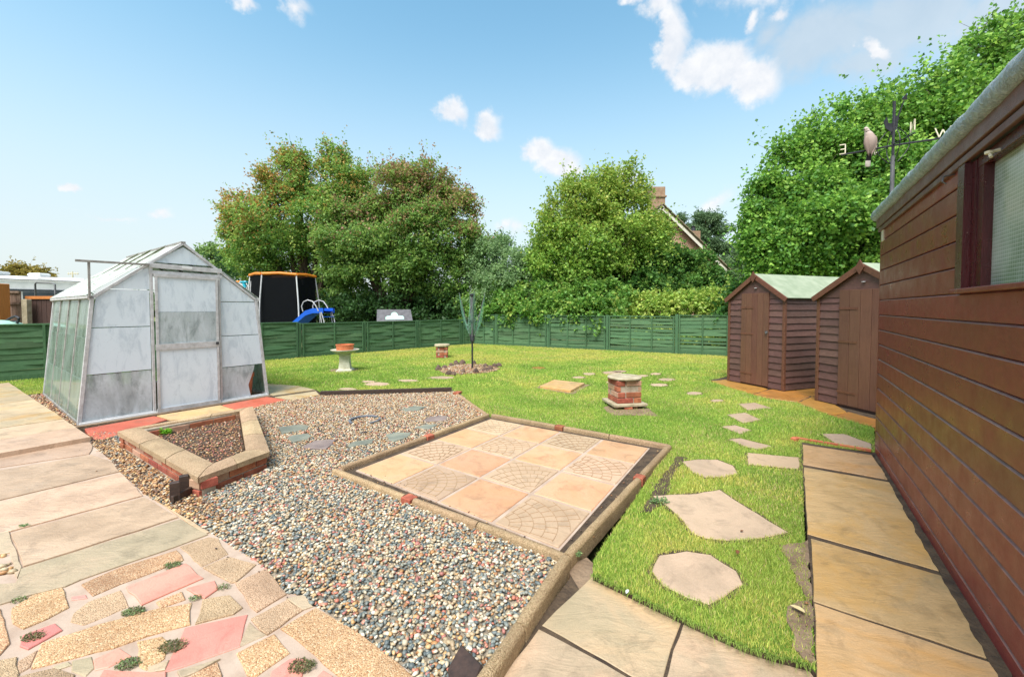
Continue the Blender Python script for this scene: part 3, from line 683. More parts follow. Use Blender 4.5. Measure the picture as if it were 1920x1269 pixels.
# window
W_ = obj('window_casing', MB().box(bp(WT0+.045, .008, (WZ0+WZ1)/2), (.09, .03, WZ1-WZ0), RW, .003), 'trim', SHED)
obj('window_frame', MB().box(bp(WT0+.165, -.03, (WZ0+WZ1)/2), (.075, .04, WZ1-WZ0), RW, .004).box(bp(WT0+.115, -.028, (WZ0+WZ1)/2), (.05, .05, WZ1-WZ0), RW, .002)
    .box(bp(WT1-.05, -.03, (WZ0+WZ1)/2), (.10, .04, WZ1-WZ0), RW, .004).box(bp((WT0+WT1)/2, -.03, WZ1-.02), (WT1-WT0-.01, .045, .05), RW, .003), 'trim', SHED)
obj('window_sill', MB().bar(bp(WT0-.02, .004, WZ0+.006), bp(WT1+.02, .004, WZ0+.006), .07, .022, bev=.004), 'bigboard', SHED)
pane = MB().bar(bp(WT0+.20, -.045, (WZ0+WZ1)/2), bp(WT1-.09, -.045, (WZ0+WZ1)/2), .005, WZ1-WZ0-.04)
po = obj('window_pane', pane, 'wired', SHED); 
# roof
obj('fascia', MB().bar(bp(-.03, .022, 2.118), bp(TL, .022, 2.118), .018, .085, bev=.003), 'fascia', SHED)
obj('eaves_batten', MB().bar(bp(-.0, .012, 2.052), bp(TL, .012, 2.052), .02, .035, bev=.003), 'fascia', SHED)
obj('bargeboard', MB().bar(bp(-.045, .03, 2.15), bp(-.045, -1.33, 2.42), .018, .1, bev=.003), 'fascia', SHED)
obj('roof', MB().panel([bp(-.06, .03, 2.19), bp(TL, .03, 2.19), bp(TL, -1.35, 2.46), bp(-.06, -1.35, 2.46)], .02, Vector((0,0,1))+bn*.2).panel([bp(-.06, -2.7, 2.19), bp(TL, -2.7, 2.19), bp(TL, -1.35, 2.46), bp(-.06, -1.35, 2.46)], .02, Vector((0,0,1))-bn*.2), 'greyfelt', SHED)
mb = MB(); n = 120; pts = []
for i in range(n+1):
    t = -.055+i/n*(TL+.05); pts.append(bp(t, .022+random.uniform(-.0015, .0015), 2.194+.002*math.sin(t*7)+random.uniform(-.0015, .0015)))
rr = [.050+.003*math.sin(i*.9)*math.sin(i*.37)+random.uniform(-.0012, .0012) for i in range(n+1)]
mb.tube(pts, rr, 14); ro = obj('felt_roll', mb, 'feltroll', SHED, smooth=True)
obj('notice', MB().box(bp(.13, .006, 1.99), (.085, .012, .11), RW, .004), 'letter', SHED, label='small cream plaque under the eaves at the corner')
obj('hook', MB().tube([bp(1.98, .0, 2.03), bp(1.98, .045, 2.025), bp(1.98, .05, 2.0), bp(1.98, .035, 1.985)], .004, 6), 'greymetal', SHED)
obj('fixing', MB().tube([bp(2.5, .0, 1.99), bp(2.5, .03, 1.985), bp(2.52, .03, 1.96)], .006, 6).lathe([(.0, 0), (.014, .004), (.014, .014), (0, .018)], bp(2.5, .03, 1.975), 8), 'letter', SHED)
# dark dirt strip at the foot of the wall
struct('dirt_strip', MB().prism(wob([tuple(bp(.02, .0, 0)[:2]), tuple(bp(2.9, .0, 0)[:2]), tuple(bp(2.9, .05, 0)[:2]), tuple(bp(.05, .025, 0)[:2])], .05, .006), -.02, .019), 'soil')
# orange clay edging across the end of the side path
e0, e1 = G(1490, 823), G(1634, 847)
obj_e = MB()
ed = thing('clay_edging', tuple(e0), 'thin orange clay edging strip across the far end of the golden slab path', 'edging')
for i in range(5):
    a = e0.lerp(e1, i/5+.005); b = e0.lerp(e1, (i+1)/5-.005); obj('edging_tile', MB().bar(a+Vector((0, 0, .012)), b+Vector((0, 0, .012)), .022, .03, bev=.004), 'terracotta', ed)
bb = obj('broken_brick', MB().box(G(1490, 826)+Vector((0, 0, .015)), (.06, .05, .045), Matrix.Rotation(.5, 3, 'Z'), .01), 'terracotta'); tag(bb, 'orange broken brick at the left end of the clay edging', 'brick')
# ---------------------------------------------------------------- two small sheds
def small_shed(A, d, Wd, D, he, ha, door, label, group):
    d = Vector(d).normalized(); n = Vector((-d.y, d.x, 0))      # n: into the shed
    if n.x < 0: n = -n
    A = Vector(A); root = thing('small_shed', tuple(A+d*Wd/2), label, 'shed', group)
    def P(u, w, z): return A+d*u+n*w+Vector((0, 0, z))
    hB = .107; k = int((he-.05)/hB)
    def lap(p, q, z, out, h=hB):
        """one overlapping weatherboard; p,q on the wall, out = outward normal"""
        L_ = (q-p).length; m = max(2, int(L_/.25)); mb = MB(); s = (q-p).normalized()
        for i in range(m+1):
            c = p+s*L_*i/m; w1 = random.uniform(-.005, .003)
            for o_, zz in ((.0, z+h+.01), (.006, z+h+.01), (.024, z+w1), (.008, z+w1)): mb.v.append(tuple(c+out*o_+Vector((0, 0, zz))))
        for i in range(m):
            for j in range(4): a = i*4+j; b = i*4+(j+1) % 4; mb.f.append((a, b, b+4, a+4))
        mb.f.append((0, 1, 2, 3)[::-1]); mb.f.append(tuple(m*4+j for j in range(4)))
        obj('board', mb, 'shedboard', root)
    for i in range(k+1):
        z = .03+i*hB; h = min(hB, he-z-.005)
        if h < .03: continue
        lap(P(.015, 0, 0), P(door[0], 0, 0), z, -n, h); lap(P(door[1], 0, 0), P(Wd-.015, 0, 0), z, -n, h)
        lap(P(Wd, .015, 0), P(Wd, D, 0), z, d, h)
    obj('wall', MB().prism([tuple(P(.01, .004, 0)[:2]), tuple(P(Wd-.006, .004, 0)[:2]), tuple(P(Wd-.006, D, 0)[:2]), tuple(P(.01, D, 0)[:2])], 0, he), 'shedboard', root)
    for u, w in ((.0, -.008), (Wd, -.008), (Wd+.002, D)):
        obj('corner_trim', MB().bar(P(u, w, .02), P(u, w, he), .045, .045, up=tuple(n), bev=.003), 'shedtrim', root)
    c = Wd/2; sl = (ha-he)/c
    dz1 = he+(ha-he)*.38
    obj('gable_board', MB().panel([P(.02, -.012, he), P(Wd-.02, -.012, he), P(c, -.012, ha-.02)], .02, n), 'shedboard', root)
    # door of vertical boards with ledges showing as hinges
    nb = 5; dw = (door[1]-door[0])/nb
    dh = he+.10
    dd = obj('door', MB().bar(P((door[0]+door[1])/2, -.018, .04), P((door[0]+door[1])/2, -.018, dh), door[1]-door[0], .014, up=tuple(n)), 'sheddoor', root)
    for i in range(nb):
        u = door[0]+dw*(i+.5); obj('door_board', MB().bar(P(u, -.032, .045), P(u, -.032, dh-.005), dw-.004, .014, up=tuple(n), bev=.003), 'sheddoor', dd)
    for z in (.22, dh/2+.1, dh-.25): obj('hinge', MB().bar(P(door[0]+.0, -.042, z), P(door[0]+.24, -.042, z), .006, .03, up=(0, 0, 1)), 'shedtrim', dd)
    obj('latch', MB().box(P(door[1]-.02, -.05, .95), (.05, .02, .035)).tube([P(door[1]-.015, -.06, .96), P(door[1]-.015, -.075, .93), P(door[1]-.015, -.06, .9)], .006, 6), 'greymetal', dd)
    # bargeboards, finial, roof
    ov = .05; 
    for s in (-1, 1):
        e = P(c+s*(c+.06), -ov-.012, he-.06*sl+.015); t = P(c, -ov-.012, ha+.015)
        obj('bargeboard', MB().bar(e, t, .018, .075, bev=.003), 'shedtrim', root)
        e0, t0 = P(c+s*(c+.07), -ov, he-.07*sl+.05), P(c, -ov, ha+.05); e1, t1 = e0+n*(D+ov*2), t0+n*(D+ov*2)
        nr = (t0-e0).cross(n); nr = nr if nr.z > 0 else -nr
        obj('roof', MB().panel([e0, t0, t1, e1], .016, nr), 'shedfelt', root)
    q = .075; o = P(c, -ov-.03, ha-.0)
    obj('finial', MB().panel([o+Vector((0, 0, .095)), o+d*q*.75, o-Vector((0, 0, .095)), o-d*q*.75], .016, n), 'shedtrim', root)
    obj('badge', MB().lathe([(0, 0), (.022, 0), (.022, .006), (0, .008)], P(c+.02, -.04, ha-.19), 12), 'white_paint', root)
    obj('floor', MB().prism([tuple(P(.03, .01, 0)[:2]), tuple(P(Wd, .01, 0)[:2]), tuple(P(Wd, D, 0)[:2]), tuple(P(.03, D, 0)[:2])], -.02, .03), 'darkwood', root)
    return root
small_shed(G(1367, 715), (.358, -.934, 0), 1.028, 2.3, 1.50, 1.87, (.26, .775), 'brown weatherboard shed with its right side wall and pale green felt roof in view', 'pair of small brown sheds')
small_shed(G(1533, 752.6), (.219, -.976, 0), 1.2, 1.9, 1.49, 1.87, (.31, 1.0), 'brown weatherboard shed partly hidden behind the corner of the large shed', 'pair of small brown sheds')
# ---------------------------------------------------------------- fences
def slat_mesh(Lg, h, seed):
    r = random.Random(seed); mb = MB(); m = 10; ph = r.uniform(0, 6)
    for i in range(m+1):
        x = Lg*i/m; w1 = .010*math.sin(x*3.1+ph)+r.uniform(-.004, .004); bow = .012*math.sin(x/Lg*PI*3+seed)
        for y, z in ((bow, h+.012), (bow+.006, h+.012), (bow+.020, w1), (bow+.012, w1)): mb.v.append((x, y, z))
    for i in range(m):
        for j in range(4): a = i*4+j; b = i*4+(j+1) % 4; mb.f.append((a, b, b+4, a+4))
    mb.f.append((3, 2, 1, 0)); mb.f.append(tuple(m*4+j for j in range(4)))
    return mb
def mesh_of(name, mb, mat):
    me = bpy.data.meshes.new(name); me.from_pydata(mb.v, [], mb.f); me.materials.append(M[mat]); return me
def panel_fence(root, P0, D, Lg, H, n_sl, mids, gap=0.0, meshes=None, ztop=0.0, seed=0):
    """one lap panel as a part with slats as sub-parts; D unit vector, slats tilt to the garden side"""
    ang = math.atan2(D.y, D.x); e = Lg-.10
    pn = obj('fence_panel', MB(), 'fence', root) if False else None
    fr = MB(); out = Vector((D.y, -D.x, 0))
    def Q(x, o, z): return Vector(P0)+Vector(D)*x+out*o+Vector((0, 0, z))
    hh = (H-.10)/n_sl
    fr.bar(Q(.05, .03, H-.015+ztop), Q(Lg-.05, .03, H-.015+ztop), .05, .03, bev=.003)
    P_ = obj('fence_panel', fr, 'fencepost', root); obj('gravel_board', MB().bar(Q(.05, .03, .05), Q(Lg-.05, .03, .05), .03, .10), 'fencepost', P_)
    for m_ in [.03/Lg]+list(mids)+[1-.03/Lg]:
        x = .05+(Lg-.1)*m_; obj('batten', MB().bar(Q(x, .052, .02), Q(x, .052, H-.03+ztop), .038, .02, up=tuple(out), bev=.002), 'fencepost', P_)
    for i in range(n_sl):
        r = random.Random(seed*31+i); me = meshes[r.randrange(len(meshes))]
        o = bpy.data.objects.new('slat', me); COL.objects.link(o); o.parent = P_
        z = .07+i*hh+r.uniform(-.004, .004); o.location = Q(.05, .008, z)-wloc(P_)
        o.rotation_euler = (0, r.uniform(-.004, .004)*(1+3*(gap > 0)), ang+PI); o.location = Q(Lg-.05, .008, z)-wloc(P_)
        o.scale = (e/1.73, 1, (hh/.105)*(1-gap*r.uniform(.2, 1.6)))
    return P_
meshes = [mesh_of('slat', slat_mesh(1.73, .105, s), 'fence') for s in range(5)]
LF = thing('lap_fence', tuple(FL0), 'low dark green lap fence running along the left side behind the greenhouse and bird bath', 'fence')
s = .853-1.83*4-.0; i = 0
out = Vector((FD.y, -FD.x, 0)); FD3 = Vector((FD.x, FD.y, 0)); BD3 = Vector((BD.x, BD.y, 0))
Hs = {}
while s < 6.9:
    Lg = min(1.83, 6.93-s); P0 = Vector((FL0.x, FL0.y, 0))+FD3*s
    H = .93 if s > .5 else (.97 if s > -1.2 else 1.05)
    panel_fence(LF, P0, FD3, Lg, H, 8 if s > .5 else 9, (.5,) if Lg > 1.2 else (), meshes=meshes, seed=i)
    obj('post', MB().bar(P0+Vector((0, 0, -.1)), P0+Vector((0, 0, H+.005)), .075, .075, up=tuple(out), bev=.004), 'fencepost', LF)
    s += 1.83; i += 1
obj('post', MB().bar(Vector((FC.x, FC.y, -.1)), Vector((FC.x, FC.y, 1.12)), .075, .075, bev=.004), 'fencepost', LF)
BF = thing('lap_fence', (FC.x+3, FC.y-1.6, 0), 'taller weathered green lap fence across the back with gaps between bowed slats', 'fence')
# back posts where the photograph has them
def bpt(px):
    q = PV(px, 600, (FC.x, FC.y), (BD.x, BD.y)); q = Vector(((FC.x, FC.y, 0)[0], FC.y, 0)); return q
def sx(px):       # distance along the back fence at a picture column
    n = PV(px, 600, (0, 0), (1, 0)) if False else None
    d = ray(px, 600); nx, ny = -BD.y, BD.x; t_ = 1.0
    o = Vector((FC.x, FC.y)); # line: o + s*BD ; ray: t*(dx,dy)
    det = BD.x*(-d.y)-BD.y*(-d.x); s_ = ((-o.x)*(-d.y)-(-o.y)*(-d.x))/det
    return s_
cols = [sx(c) for c in (930, 1028, 1139, 1269)]; st = [0.0]+cols; last = cols[-1]
while last < 9.5: last += 2.0; st.append(last)
for i in range(len(st)-1):
    P0 = Vector((FC.x, FC.y, 0))+BD3*st[i]; Lg = st[i+1]-st[i]
    H = (1.10, 1.10, 1.10, 1.10, 1.14, 1.12, 1.1, 1.1, 1.1, 1.1)[i]
    panel_fence(BF, P0, BD3, Lg, H, 9, (.5,) if Lg < 1.5 else (.34, .67), gap=(0, 0, .12, .22, .34, .3, .2, 0, 0, 0)[i], meshes=meshes, seed=50+i)
    if i: obj('post', MB().bar(P0+Vector((0, 0, -.1)), P0+Vector((0, 0, H+.02)), .085, .085, up=tuple(BD3), bev=.004), 'fencepost', BF)
# ---------------------------------------------------------------- greenhouse
GH = thing('greenhouse', tuple(GA+gu*GW/2+gv*GL/2), 'aluminium greenhouse with whitewashed panes, sliding door and sloping sides beside the slab path', 'greenhouse')
EI, EH, RH = .14, 1.475, 2.205
def gq(u, w, z): return GA+gu*u+gv*w+Vector((0, 0, z))
def edge(z): return EI*z/EH if z <= EH else EI+(GW/2-EI)*(z-EH)/(RH-EH)      # left outline at height z
def outl(u): return 0
UP = tuple(gv)
def gbar(p, q, w=.03, h=.025, mat='alu', name='frame_bar', up=None, lab=None): return obj(name, MB().bar(p, q, w, h, up=up or UP, bev=.002), mat, GH)
for w in (0, GL):
    for s_ in (0, 1):
        f = (lambda u: u) if s_ == 0 else (lambda u: GW-u)
        gbar(gq(f(0), w, 0), gq(f(EI), w, EH), .035, .04); gbar(gq(f(EI-.03), w, EH-.03), gq(GW/2, w, RH), .032, .04)
    gbar(gq(0, w, .02), gq(GW, w, .02), .035, .03, up=(0, 0, 1))
obj('base_rail', MB().bar(gq(0, -.025, .012), gq(GW, -.025, .012), .04, .022), 'white_paint', GH)
gbar(gq(GW/2, -.02, RH+.01), gq(GW/2, GL+.02, RH+.01), .05, .03, 'alu_dirty', up=(0, 0, 1)); 
for s_ in (0, 1):
    f = (lambda u: u) if s_ == 0 else (lambda u: GW-u)
    gbar(gq(f(EI-.02), -.02, EH), gq(f(EI-.02), GL+.02, EH), .05, .035, 'alu', up=(0, 0, 1)); gbar(gq(f(0), 0, .02), gq(f(0), GL, .02), .03, .04, 'alu_dirty', up=(0, 0, 1))
    for k in range(5):
        w = GL*k/4
        if 0 < k < 4: gbar(gq(f(0), w, 0), gq(f(EI), w, EH), .028, .035, 'alu_dirty', up=tuple(gv))
        if 0 < k < 4: gbar(gq(f(EI), w, EH+.015), gq(GW/2, w, RH+.022), .035, .035, 'mossbar', up=tuple(gv))
    # side panes (three lapped rows) and roof panes
    for k in range(4):
        w0, w1 = GL*k/4+.012, GL*(k+1)/4-.012
        for r in range(3):
            z0, z1 = .03+r*(EH-.05)/3, .03+(r+1)*(EH-.05)/3+.012; off = .004*(2-r)
            a = [gq(f(edge(z0)-off), w0, z0), gq(f(edge(z0)-off), w1, z0), gq(f(edge(z1)-off), w1, z1), gq(f(edge(z1)-off), w0, z1)]
            obj('side_pane', MB().panel(a, .004, gu), 'sideglass', GH)
        for r in range(2):
            t0, t1 = r/2, (r+1)/2; U = lambda t: EI-.05+(GW/2-EI+.05)*t; Zz = lambda t: EH-.0+(RH-EH)*t+.02-.01*(r)
            a = [gq(f(U(t0)), w0, Zz(t0)), gq(f(U(t0)), w1, Zz(t0)), gq(f(U(t1)), w1, Zz(t1)), gq(f(U(t1)), w0, Zz(t1))]
            obj('roof_pane', MB().panel(a, .004, Vector((0, 0, 1))-gu*(.8 if s_ == 0 else -.8)), 'roofglass', GH)
    # moss along the roof bars
DL, DR = .695, 1.395
gbar(gq(DL-.02, -.01, 0), gq(DL-.02, -.01, 1.90), .028, .035); gbar(gq(DR+.02, -.01, 0), gq(DR+.02, -.01, 1.88), .026, .035)
# front panes either side of the door
rows_l = (0.0, .55, 1.10, 1.56, 9); rows_r = (0.0, .48, .93, 1.42, 9)
def front(u0, u1, z0, z1, mat):
    """clip a pane to the house outline"""
    pts = []
    def mx(u): return EH+(RH-EH)*((min(u, GW-u)-EI)/(GW/2-EI)) if min(u, GW-u) > EI else EH*min(u, GW-u)/EI
    left = u0 < .1; right = u1 > GW-.1
    if left: L0, L1 = edge(z0)+.02, None
    zt = lambda u: min(z1, mx(u)-.03)
    if left:
        ue = edge(min(z1, EH))+.02; pts = [(edge(z0)+.02, z0), (u1, z0), (u1, zt(u1))]
        if z1 > EH: pts += ([(edge(z1), z1)] if False else []) ; uu = EI+(GW/2-EI)*(z1-EH+.03)/(RH-EH); pts += [(uu, z1)] if uu < u1 else []; pts += [(ue+.01, EH-.005)]
        else: pts += [(ue, z1)]
    elif right:
        ue = GW-edge(min(z1, EH))-.02; pts = [(GW-edge(z0)-.02, z0), (u0, z0), (u0, zt(u0))]
        if z1 > EH: uu = GW-(EI+(GW/2-EI)*(z1-EH+.03)/(RH-EH)); pts += [(uu, z1)] if uu > u0 else []; pts += [(ue-.01, EH-.005)]
        else: pts += [(ue, z1)]
    return pts
for rows, side in ((rows_l, 0), (rows_r, 1)):
    for r in range(4):
        z0, z1 = rows[r]+.02, rows[r+1]+.01
        p = front(0 if side == 0 else DR+.04, DL-.04 if side == 0 else GW, z0, min(z1, 1.87), None)
        if side == 1 and r == 0: p = [(DR+.04, .03), (1.80, .03), (1.77, .2), (1.84, .4), (1.86, .49), (DR+.04, .49)]     # broken corner
        obj('front_pane', MB().panel([gq(u, -.004*(r % 2), z) for u, z in p], .004, gv), 'whitewash_thin' if r == 0 else 'whitewash', GH)
# gable triangle, header, plate
obj('gable_pane', MB().panel([gq(DL-.02, 0, 1.93), gq(GW-DL+.02, 0, 1.93), gq(GW/2, 0, RH-.05)], .004, gv), 'whitewash', GH)
gbar(gq(DL-.04, -.035, 1.885), gq(DR+.05, -.035, 1.865), .012, .06, up=(0, 0, 1)); gbar(gq(DL-.04, -.02, 1.80), gq(DR+.05, -.02, 1.785), .02, .05, up=(0, 0, 1))
gbar(gq(.005, -.05, 1.885), gq(DL-.04, -.05, 1.89), .022, .026, 'alu_dirty', 'door_track', up=(0, 0, 1)); gbar(gq(.115, -.03, EH), gq(.115, -.045, 1.88), .022, .022, 'alu_dirty', 'track_strut')
obj('name_plate', MB().bar(gq(.99, -.045, 1.883), gq(1.10, -.045, 1.881), .006, .035), 'white_paint', GH)
# sliding door
DO = obj('door', MB().bar(gq(DL+.02, -.045, .02), gq(DL+.02, -.045, 1.78), .026, .02, up=UP).bar(gq(DR-.02, -.045, .02), gq(DR-.02, -.045, 1.76), .026, .02, up=UP)
    .bar(gq(DL, -.046, .03), gq(DR, -.046, .03), .02, .05).bar(gq(DL, -.046, 1.765), gq(DR, -.046, 1.755), .02, .04).bar(gq(DL, -.048, .845), gq(DR, -.048, .845), .018, .075), 'alu', GH)
for z0, z1, m_ in ((.05, .81, 'whitewash'), (.88, 1.30, 'whitewash_thin'), (1.29, 1.75, 'whitewash')):
    obj('door_pane', MB().panel([gq(DL+.035, -.04, z0), gq(DR-.035, -.04, z0), gq(DR-.035, -.04, z1), gq(DL+.035, -.04, z1)], .004, gv), m_, DO)
obj('door_lock', MB().box(gq(DR-.03, -.065, .855), (.03, .02, .035), None, .003), 'iron', DO)
# back wall panes
for k in range(3):
    u0, u1 = .08+k*.62, .08+(k+1)*.62
    for z0, z1 in ((.05, .7), (.7, 1.42)): obj('back_pane', MB().panel([gq(u0+edge(z0)*.5, GL, z0), gq(u1, GL, z0), gq(u1, GL, z1), gq(u0+edge(z1)*.5, GL, z1)], .004, gv), 'sideglass', GH)
# staging bench inside
BN = thing('staging_bench', tuple(gq(.35, .6, 0)), 'low wooden staging bench with brown legs inside the greenhouse', 'bench')
for k in range(4): obj('slat', MB().bar(gq(.16+k*.12, .25, .62), gq(.16+k*.12, 2.2, .62), .09, .02), 'fence_brown', BN)
for w in (.3, 1.2, 2.1):
    for u in (.2, .56): obj('leg', MB().bar(gq(u, w, 0), gq(u, w, .61), .06, .06, up=UP), 'fence_brown', BN)
PT = thing('plant_pot', tuple(gq(1.80, .22, 0)), 'tall terracotta pot seen through the broken pane at the right corner of the greenhouse', 'plant pot')
c = gq(1.79, .18, 0); obj('pot_body', MB().lathe([(.0, .0), (.085, .0), (.11, .3), (.125, .3), (.128, .36), (.11, .36), (.1, .3)], c, 24), 'terracotta', PT, smooth=True)
pl = MB().lathe([(0, .0), (.03, .02), (.035, .12), (.02, .18), (0, .19)], c+Vector((0, 0, .32)), 8); obj('stem', pl, 'bark', PT)
# ---------------------------------------------------------------- raised brick planter
PZ = .155
A_, B_, C_, D_ = (G(*q, PZ) for q in ((219.7, 806.7), (371.3, 893), (505.8, 844), (474, 760)))
a_, b_, c_, d_ = (G(*q, PZ) for q in ((264.6, 800.5), (400, 866), (461, 842), (449, 769)))
ctr = (A_+B_+C_+D_)/4
PL = thing('brick_planter', (ctr.x, ctr.y, 0), 'low four-sided red brick planter with rounded coping stones in front of the greenhouse', 'planter')
def wallrun(p, q, inward):
    p = Vector((p.x, p.y, 0)); q = Vector((q.x, q.y, 0)); d = (q-p).normalized(); n = Vector((-d.y, d.x, 0)); n = n if n.dot(inward) > 0 else -n
    L_ = (q-p).length-.03; p = p+d*.02
    obj('wall_core', MB().bar(p+n*.075+d*.01+Vector((0, 0, .03)), p+d*(L_-.02)+n*.075+Vector((0, 0, .03)), .086, .20), 'brickmortar', PL)
    for r in range(3):
        z = .078-r*.072; x = -(.11 if r % 2 else 0)
        while x < L_:
            x0, x1 = max(0, x), min(L_, x+.215); x += .225
            if x1-x0 > .03: obj('brick', MB().bar(p+d*x0+n*.075+Vector((0, 0, z)), p+d*x1+n*.075+Vector((0, 0, z)), .102, .062, bev=.004), random.choice(['brick', 'brick', 'brick', 'brick_pale']), PL)
for p, q in ((A_, B_), (B_, C_), (C_, D_), (D_, A_)): wallrun(p, q, ctr-(p+q)/2)
def coping(o0, o1, i0, i1, fr):
    """domed coping stones between outer line and inner line"""
    for k in range(len(fr)-1):
        u0, u1 = fr[k]+.004, fr[k+1]-.004; mb = MB(); m = 6; ny = 6
        for i in range(m+1):
            u = u0+(u1-u0)*i/m; O, I = o0.lerp(o1, u), i0.lerp(i1, u)
            for j in range(ny+1):
                t = j/ny; c = O.lerp(I, t); zz = PZ-.014+.016*math.sin(PI*min(max(t, .08), .92)) + random.uniform(-.001, .001); mb.v.append((c.x, c.y, zz))
            for t in (1, 0): c = O.lerp(I, t); mb.v.append((c.x, c.y, PZ-.05))
        w = ny+3
        for i in range(m):
            for j in range(w): a = i*w+j; b = i*w+(j+1) % w; mb.f.append((a, b, b+w, a+w))
        mb.f.append(tuple(range(w))[::-1]); mb.f.append(tuple(m*w+j for j in range(w)))
        obj('coping_stone', mb, 'coping', PL, smooth=True)
coping(A_, B_, a_, b_, (0, .34, .67, 1)); coping(B_, C_, b_, c_, (0, .5, 1)); coping(C_, D_, c_, d_, (0, .3, .62, 1)); coping(D_, A_, d_, a_, (0, .33, .66, 1))
obj('soil', MB().prism([q[:2] for q in (a_, b_, c_, d_)], -.05, .055), 'soil', PL)
planter_in = [tuple(q[:2]) for q in (a_, b_, c_, d_)]; planter_out = [tuple(q[:2]) for q in (A_, B_, C_, D_)]
# timber stubs at the planter corner
TB = thing('timber_stub', tuple(G(338, 930)), 'dark stained timber posts and board stub beside the planter corner', 'timber')
for (x0, x1, yb, hh) in ((321, 336, 940, .14), (337, 354, 925, .135)):
    p = G((x0+x1)/2, yb); w = .055; obj('post', MB().box((p.x, p.y, hh/2-.03), (w, w*.8, hh+.06), Matrix.Rotation(.6, 3, 'Z'), .004), 'darkwood', TB)
p, q = G(323, 945), G(376, 918); obj('board', MB().bar((p.x, p.y, .02), (q.x, q.y, .025), .022, .07, bev=.003), 'darkwood', TB)
# dark strip edging at the back of the gravel
p, q = G(601, 742), G(847, 735); te = obj('edging_board', MB().bar((p.x, p.y, .025), (q.x, q.y, .028), .03, .10, bev=.004), 'darkwood'); tag(te, 'long dark timber edging board between the gravel bed and the lawn', 'edging board')
kerb(G(853, 738)[:2], G(912, 779)[:2], .045, .03, -.06, parent=GBED)
obj('brick', MB().box(G(858, 740)+Vector((0, 0, .02)), (.09, .13, .06), Matrix.Rotation(-.3, 3, 'Z'), .006), 'brick', GBED)
# slate shard by the kerb end
sb = MB().prism([G(*q)[:2] for q in ((842, 1262), (868, 1222), (908, 1262), (890, 1300), (846, 1300))], -.02, .035, .006); sp_ = obj('roof_slate', sb, 'darkwood'); sp_.rotation_euler = (.12, -.1, 0)
tag(sp_, 'broken dark slate lying on the gravel beside the kerb end', 'slate')
# slates set in the gravel
z5 = lambda P: [(480+x/4.364, 700+y/4.364) for x, y in P]
slates = [z5(P) for P in ([(180,450),(340,430),(430,435),(420,465),(250,495),(215,505)], [(250,540),(300,515),(430,500),(455,520),(430,545),(300,570)], [(380,610),(480,560),(650,550),(620,590),(570,630),(400,620)],
    [(745,600),(800,570),(960,545),(950,580),(780,612)], [(1060,510),(1160,490),(1270,495),(1240,530),(1130,570),(1090,555)], [(1200,300),(1290,275),(1390,280),(1330,310),(1220,320)],
    [(1370,390),(1440,360),(1560,355),(1560,390),(1400,405)], [(1300,450),(1400,425),(1480,430),(1420,465)])]
for i, P in enumerate(slates): stone('slate', pp(P), .017, .02, 'slatep' if i in (2, 6) else 'slate', GBED, .003, .06, .006, .01)
# ring water feature in the gravel
rc = G(663, 797)
RG = thing('bubble_pool', (rc.x, rc.y, 0), 'buried round plastic pool rim with blue edge filled with gravel among the slates', 'pool rim')
ring = [(rc.x+.37*math.cos(a), rc.y+.37*math.sin(a), -.001) for a in [2*PI*i/48 for i in range(49)]]; obj('rim', MB().tube(ring, .013, 6), 'iron', RG, smooth=True)
q = G(684, 790); arc = [(q.x+.17*math.cos(a), q.y+.17*math.sin(a), .022) for a in [.9+i/20*3.2 for i in range(21)]]; obj('blue_rim', MB().tube(arc, .014, 6), 'ringblue', RG, smooth=True)
arc = [(q.x+.17*math.cos(a), q.y+.17*math.sin(a), .022) for a in [-.9+i/10*1.3 for i in range(11)]]; obj('blue_rim', MB().tube(arc, .010, 6), 'ringblue', RG, smooth=True)
# ---------------------------------------------------------------- lawn furniture
p = G(1178, 768); cc = Vector((p.x, p.y+.2, 0))
BPl = thing('brick_plinth', (cc.x, cc.y, 0), 'square red brick plinth with round stone top on a base slab in mid lawn', 'plinth')
R8 = Matrix.Rotation(math.radians(9), 3, 'Z')
obj('base_slab', MB().box(cc+Vector((0, 0, .058)), (.47, .43, .036), R8, .005), 'conc', BPl)
for dx, dy in ((-.13, -.12), (.14, .1), (.0, -.17), (.12, -.1), (-.12, .12)): obj('packing_stone', MB().box(cc+Vector((dx, dy, .02)), (.11, .08, .045), Matrix.Rotation(dx*9, 3, 'Z'), .012), 'brick_pale' if dx else 'brick', BPl)
obj('mortar_core', MB().box(cc+Vector((0, 0, .228)), (.315, .315, .304), R8), 'brickmortar', BPl)
for r in range(4):
    for s_ in range(4):
        Rr = Matrix.Rotation(math.radians(9+90*s_), 3, 'Z')
        for (x, w) in (((-.055, .215), (.115, .105)) if r % 2 == 0 else ((-.112, .105), (.06, .215))):
            if random.random() < .04: continue
            loc = cc+Rr @ Vector((x, -.148+.0, 0))+Vector((0, 0, .113+r*.076)); obj('brick', MB().box(loc, (w-.008+.0015*s_, .045, .066), Rr, .005), 'brick' if random.random() < .72 else 'brick_pale', BPl)
obj('round_top', MB().lathe([(0, 0), (.2, 0), (.226, .008), (.23, .022), (.222, .032), (0, .036)], cc+Vector((0, 0, .382)), 36), 'conc', BPl, smooth=True)
p = G(827, 671.5); cc = Vector((p.x, p.y+.17, 0))
SPl = thing('brick_plinth', (cc.x, cc.y, 0), 'small brick plinth with round pale cap near the far end of the green fence', 'plinth')
obj('mortar_core', MB().box(cc+Vector((0, 0, .13)), (.28, .28, .28), Matrix.Rotation(.1, 3, 'Z')), 'brickmortar', SPl)
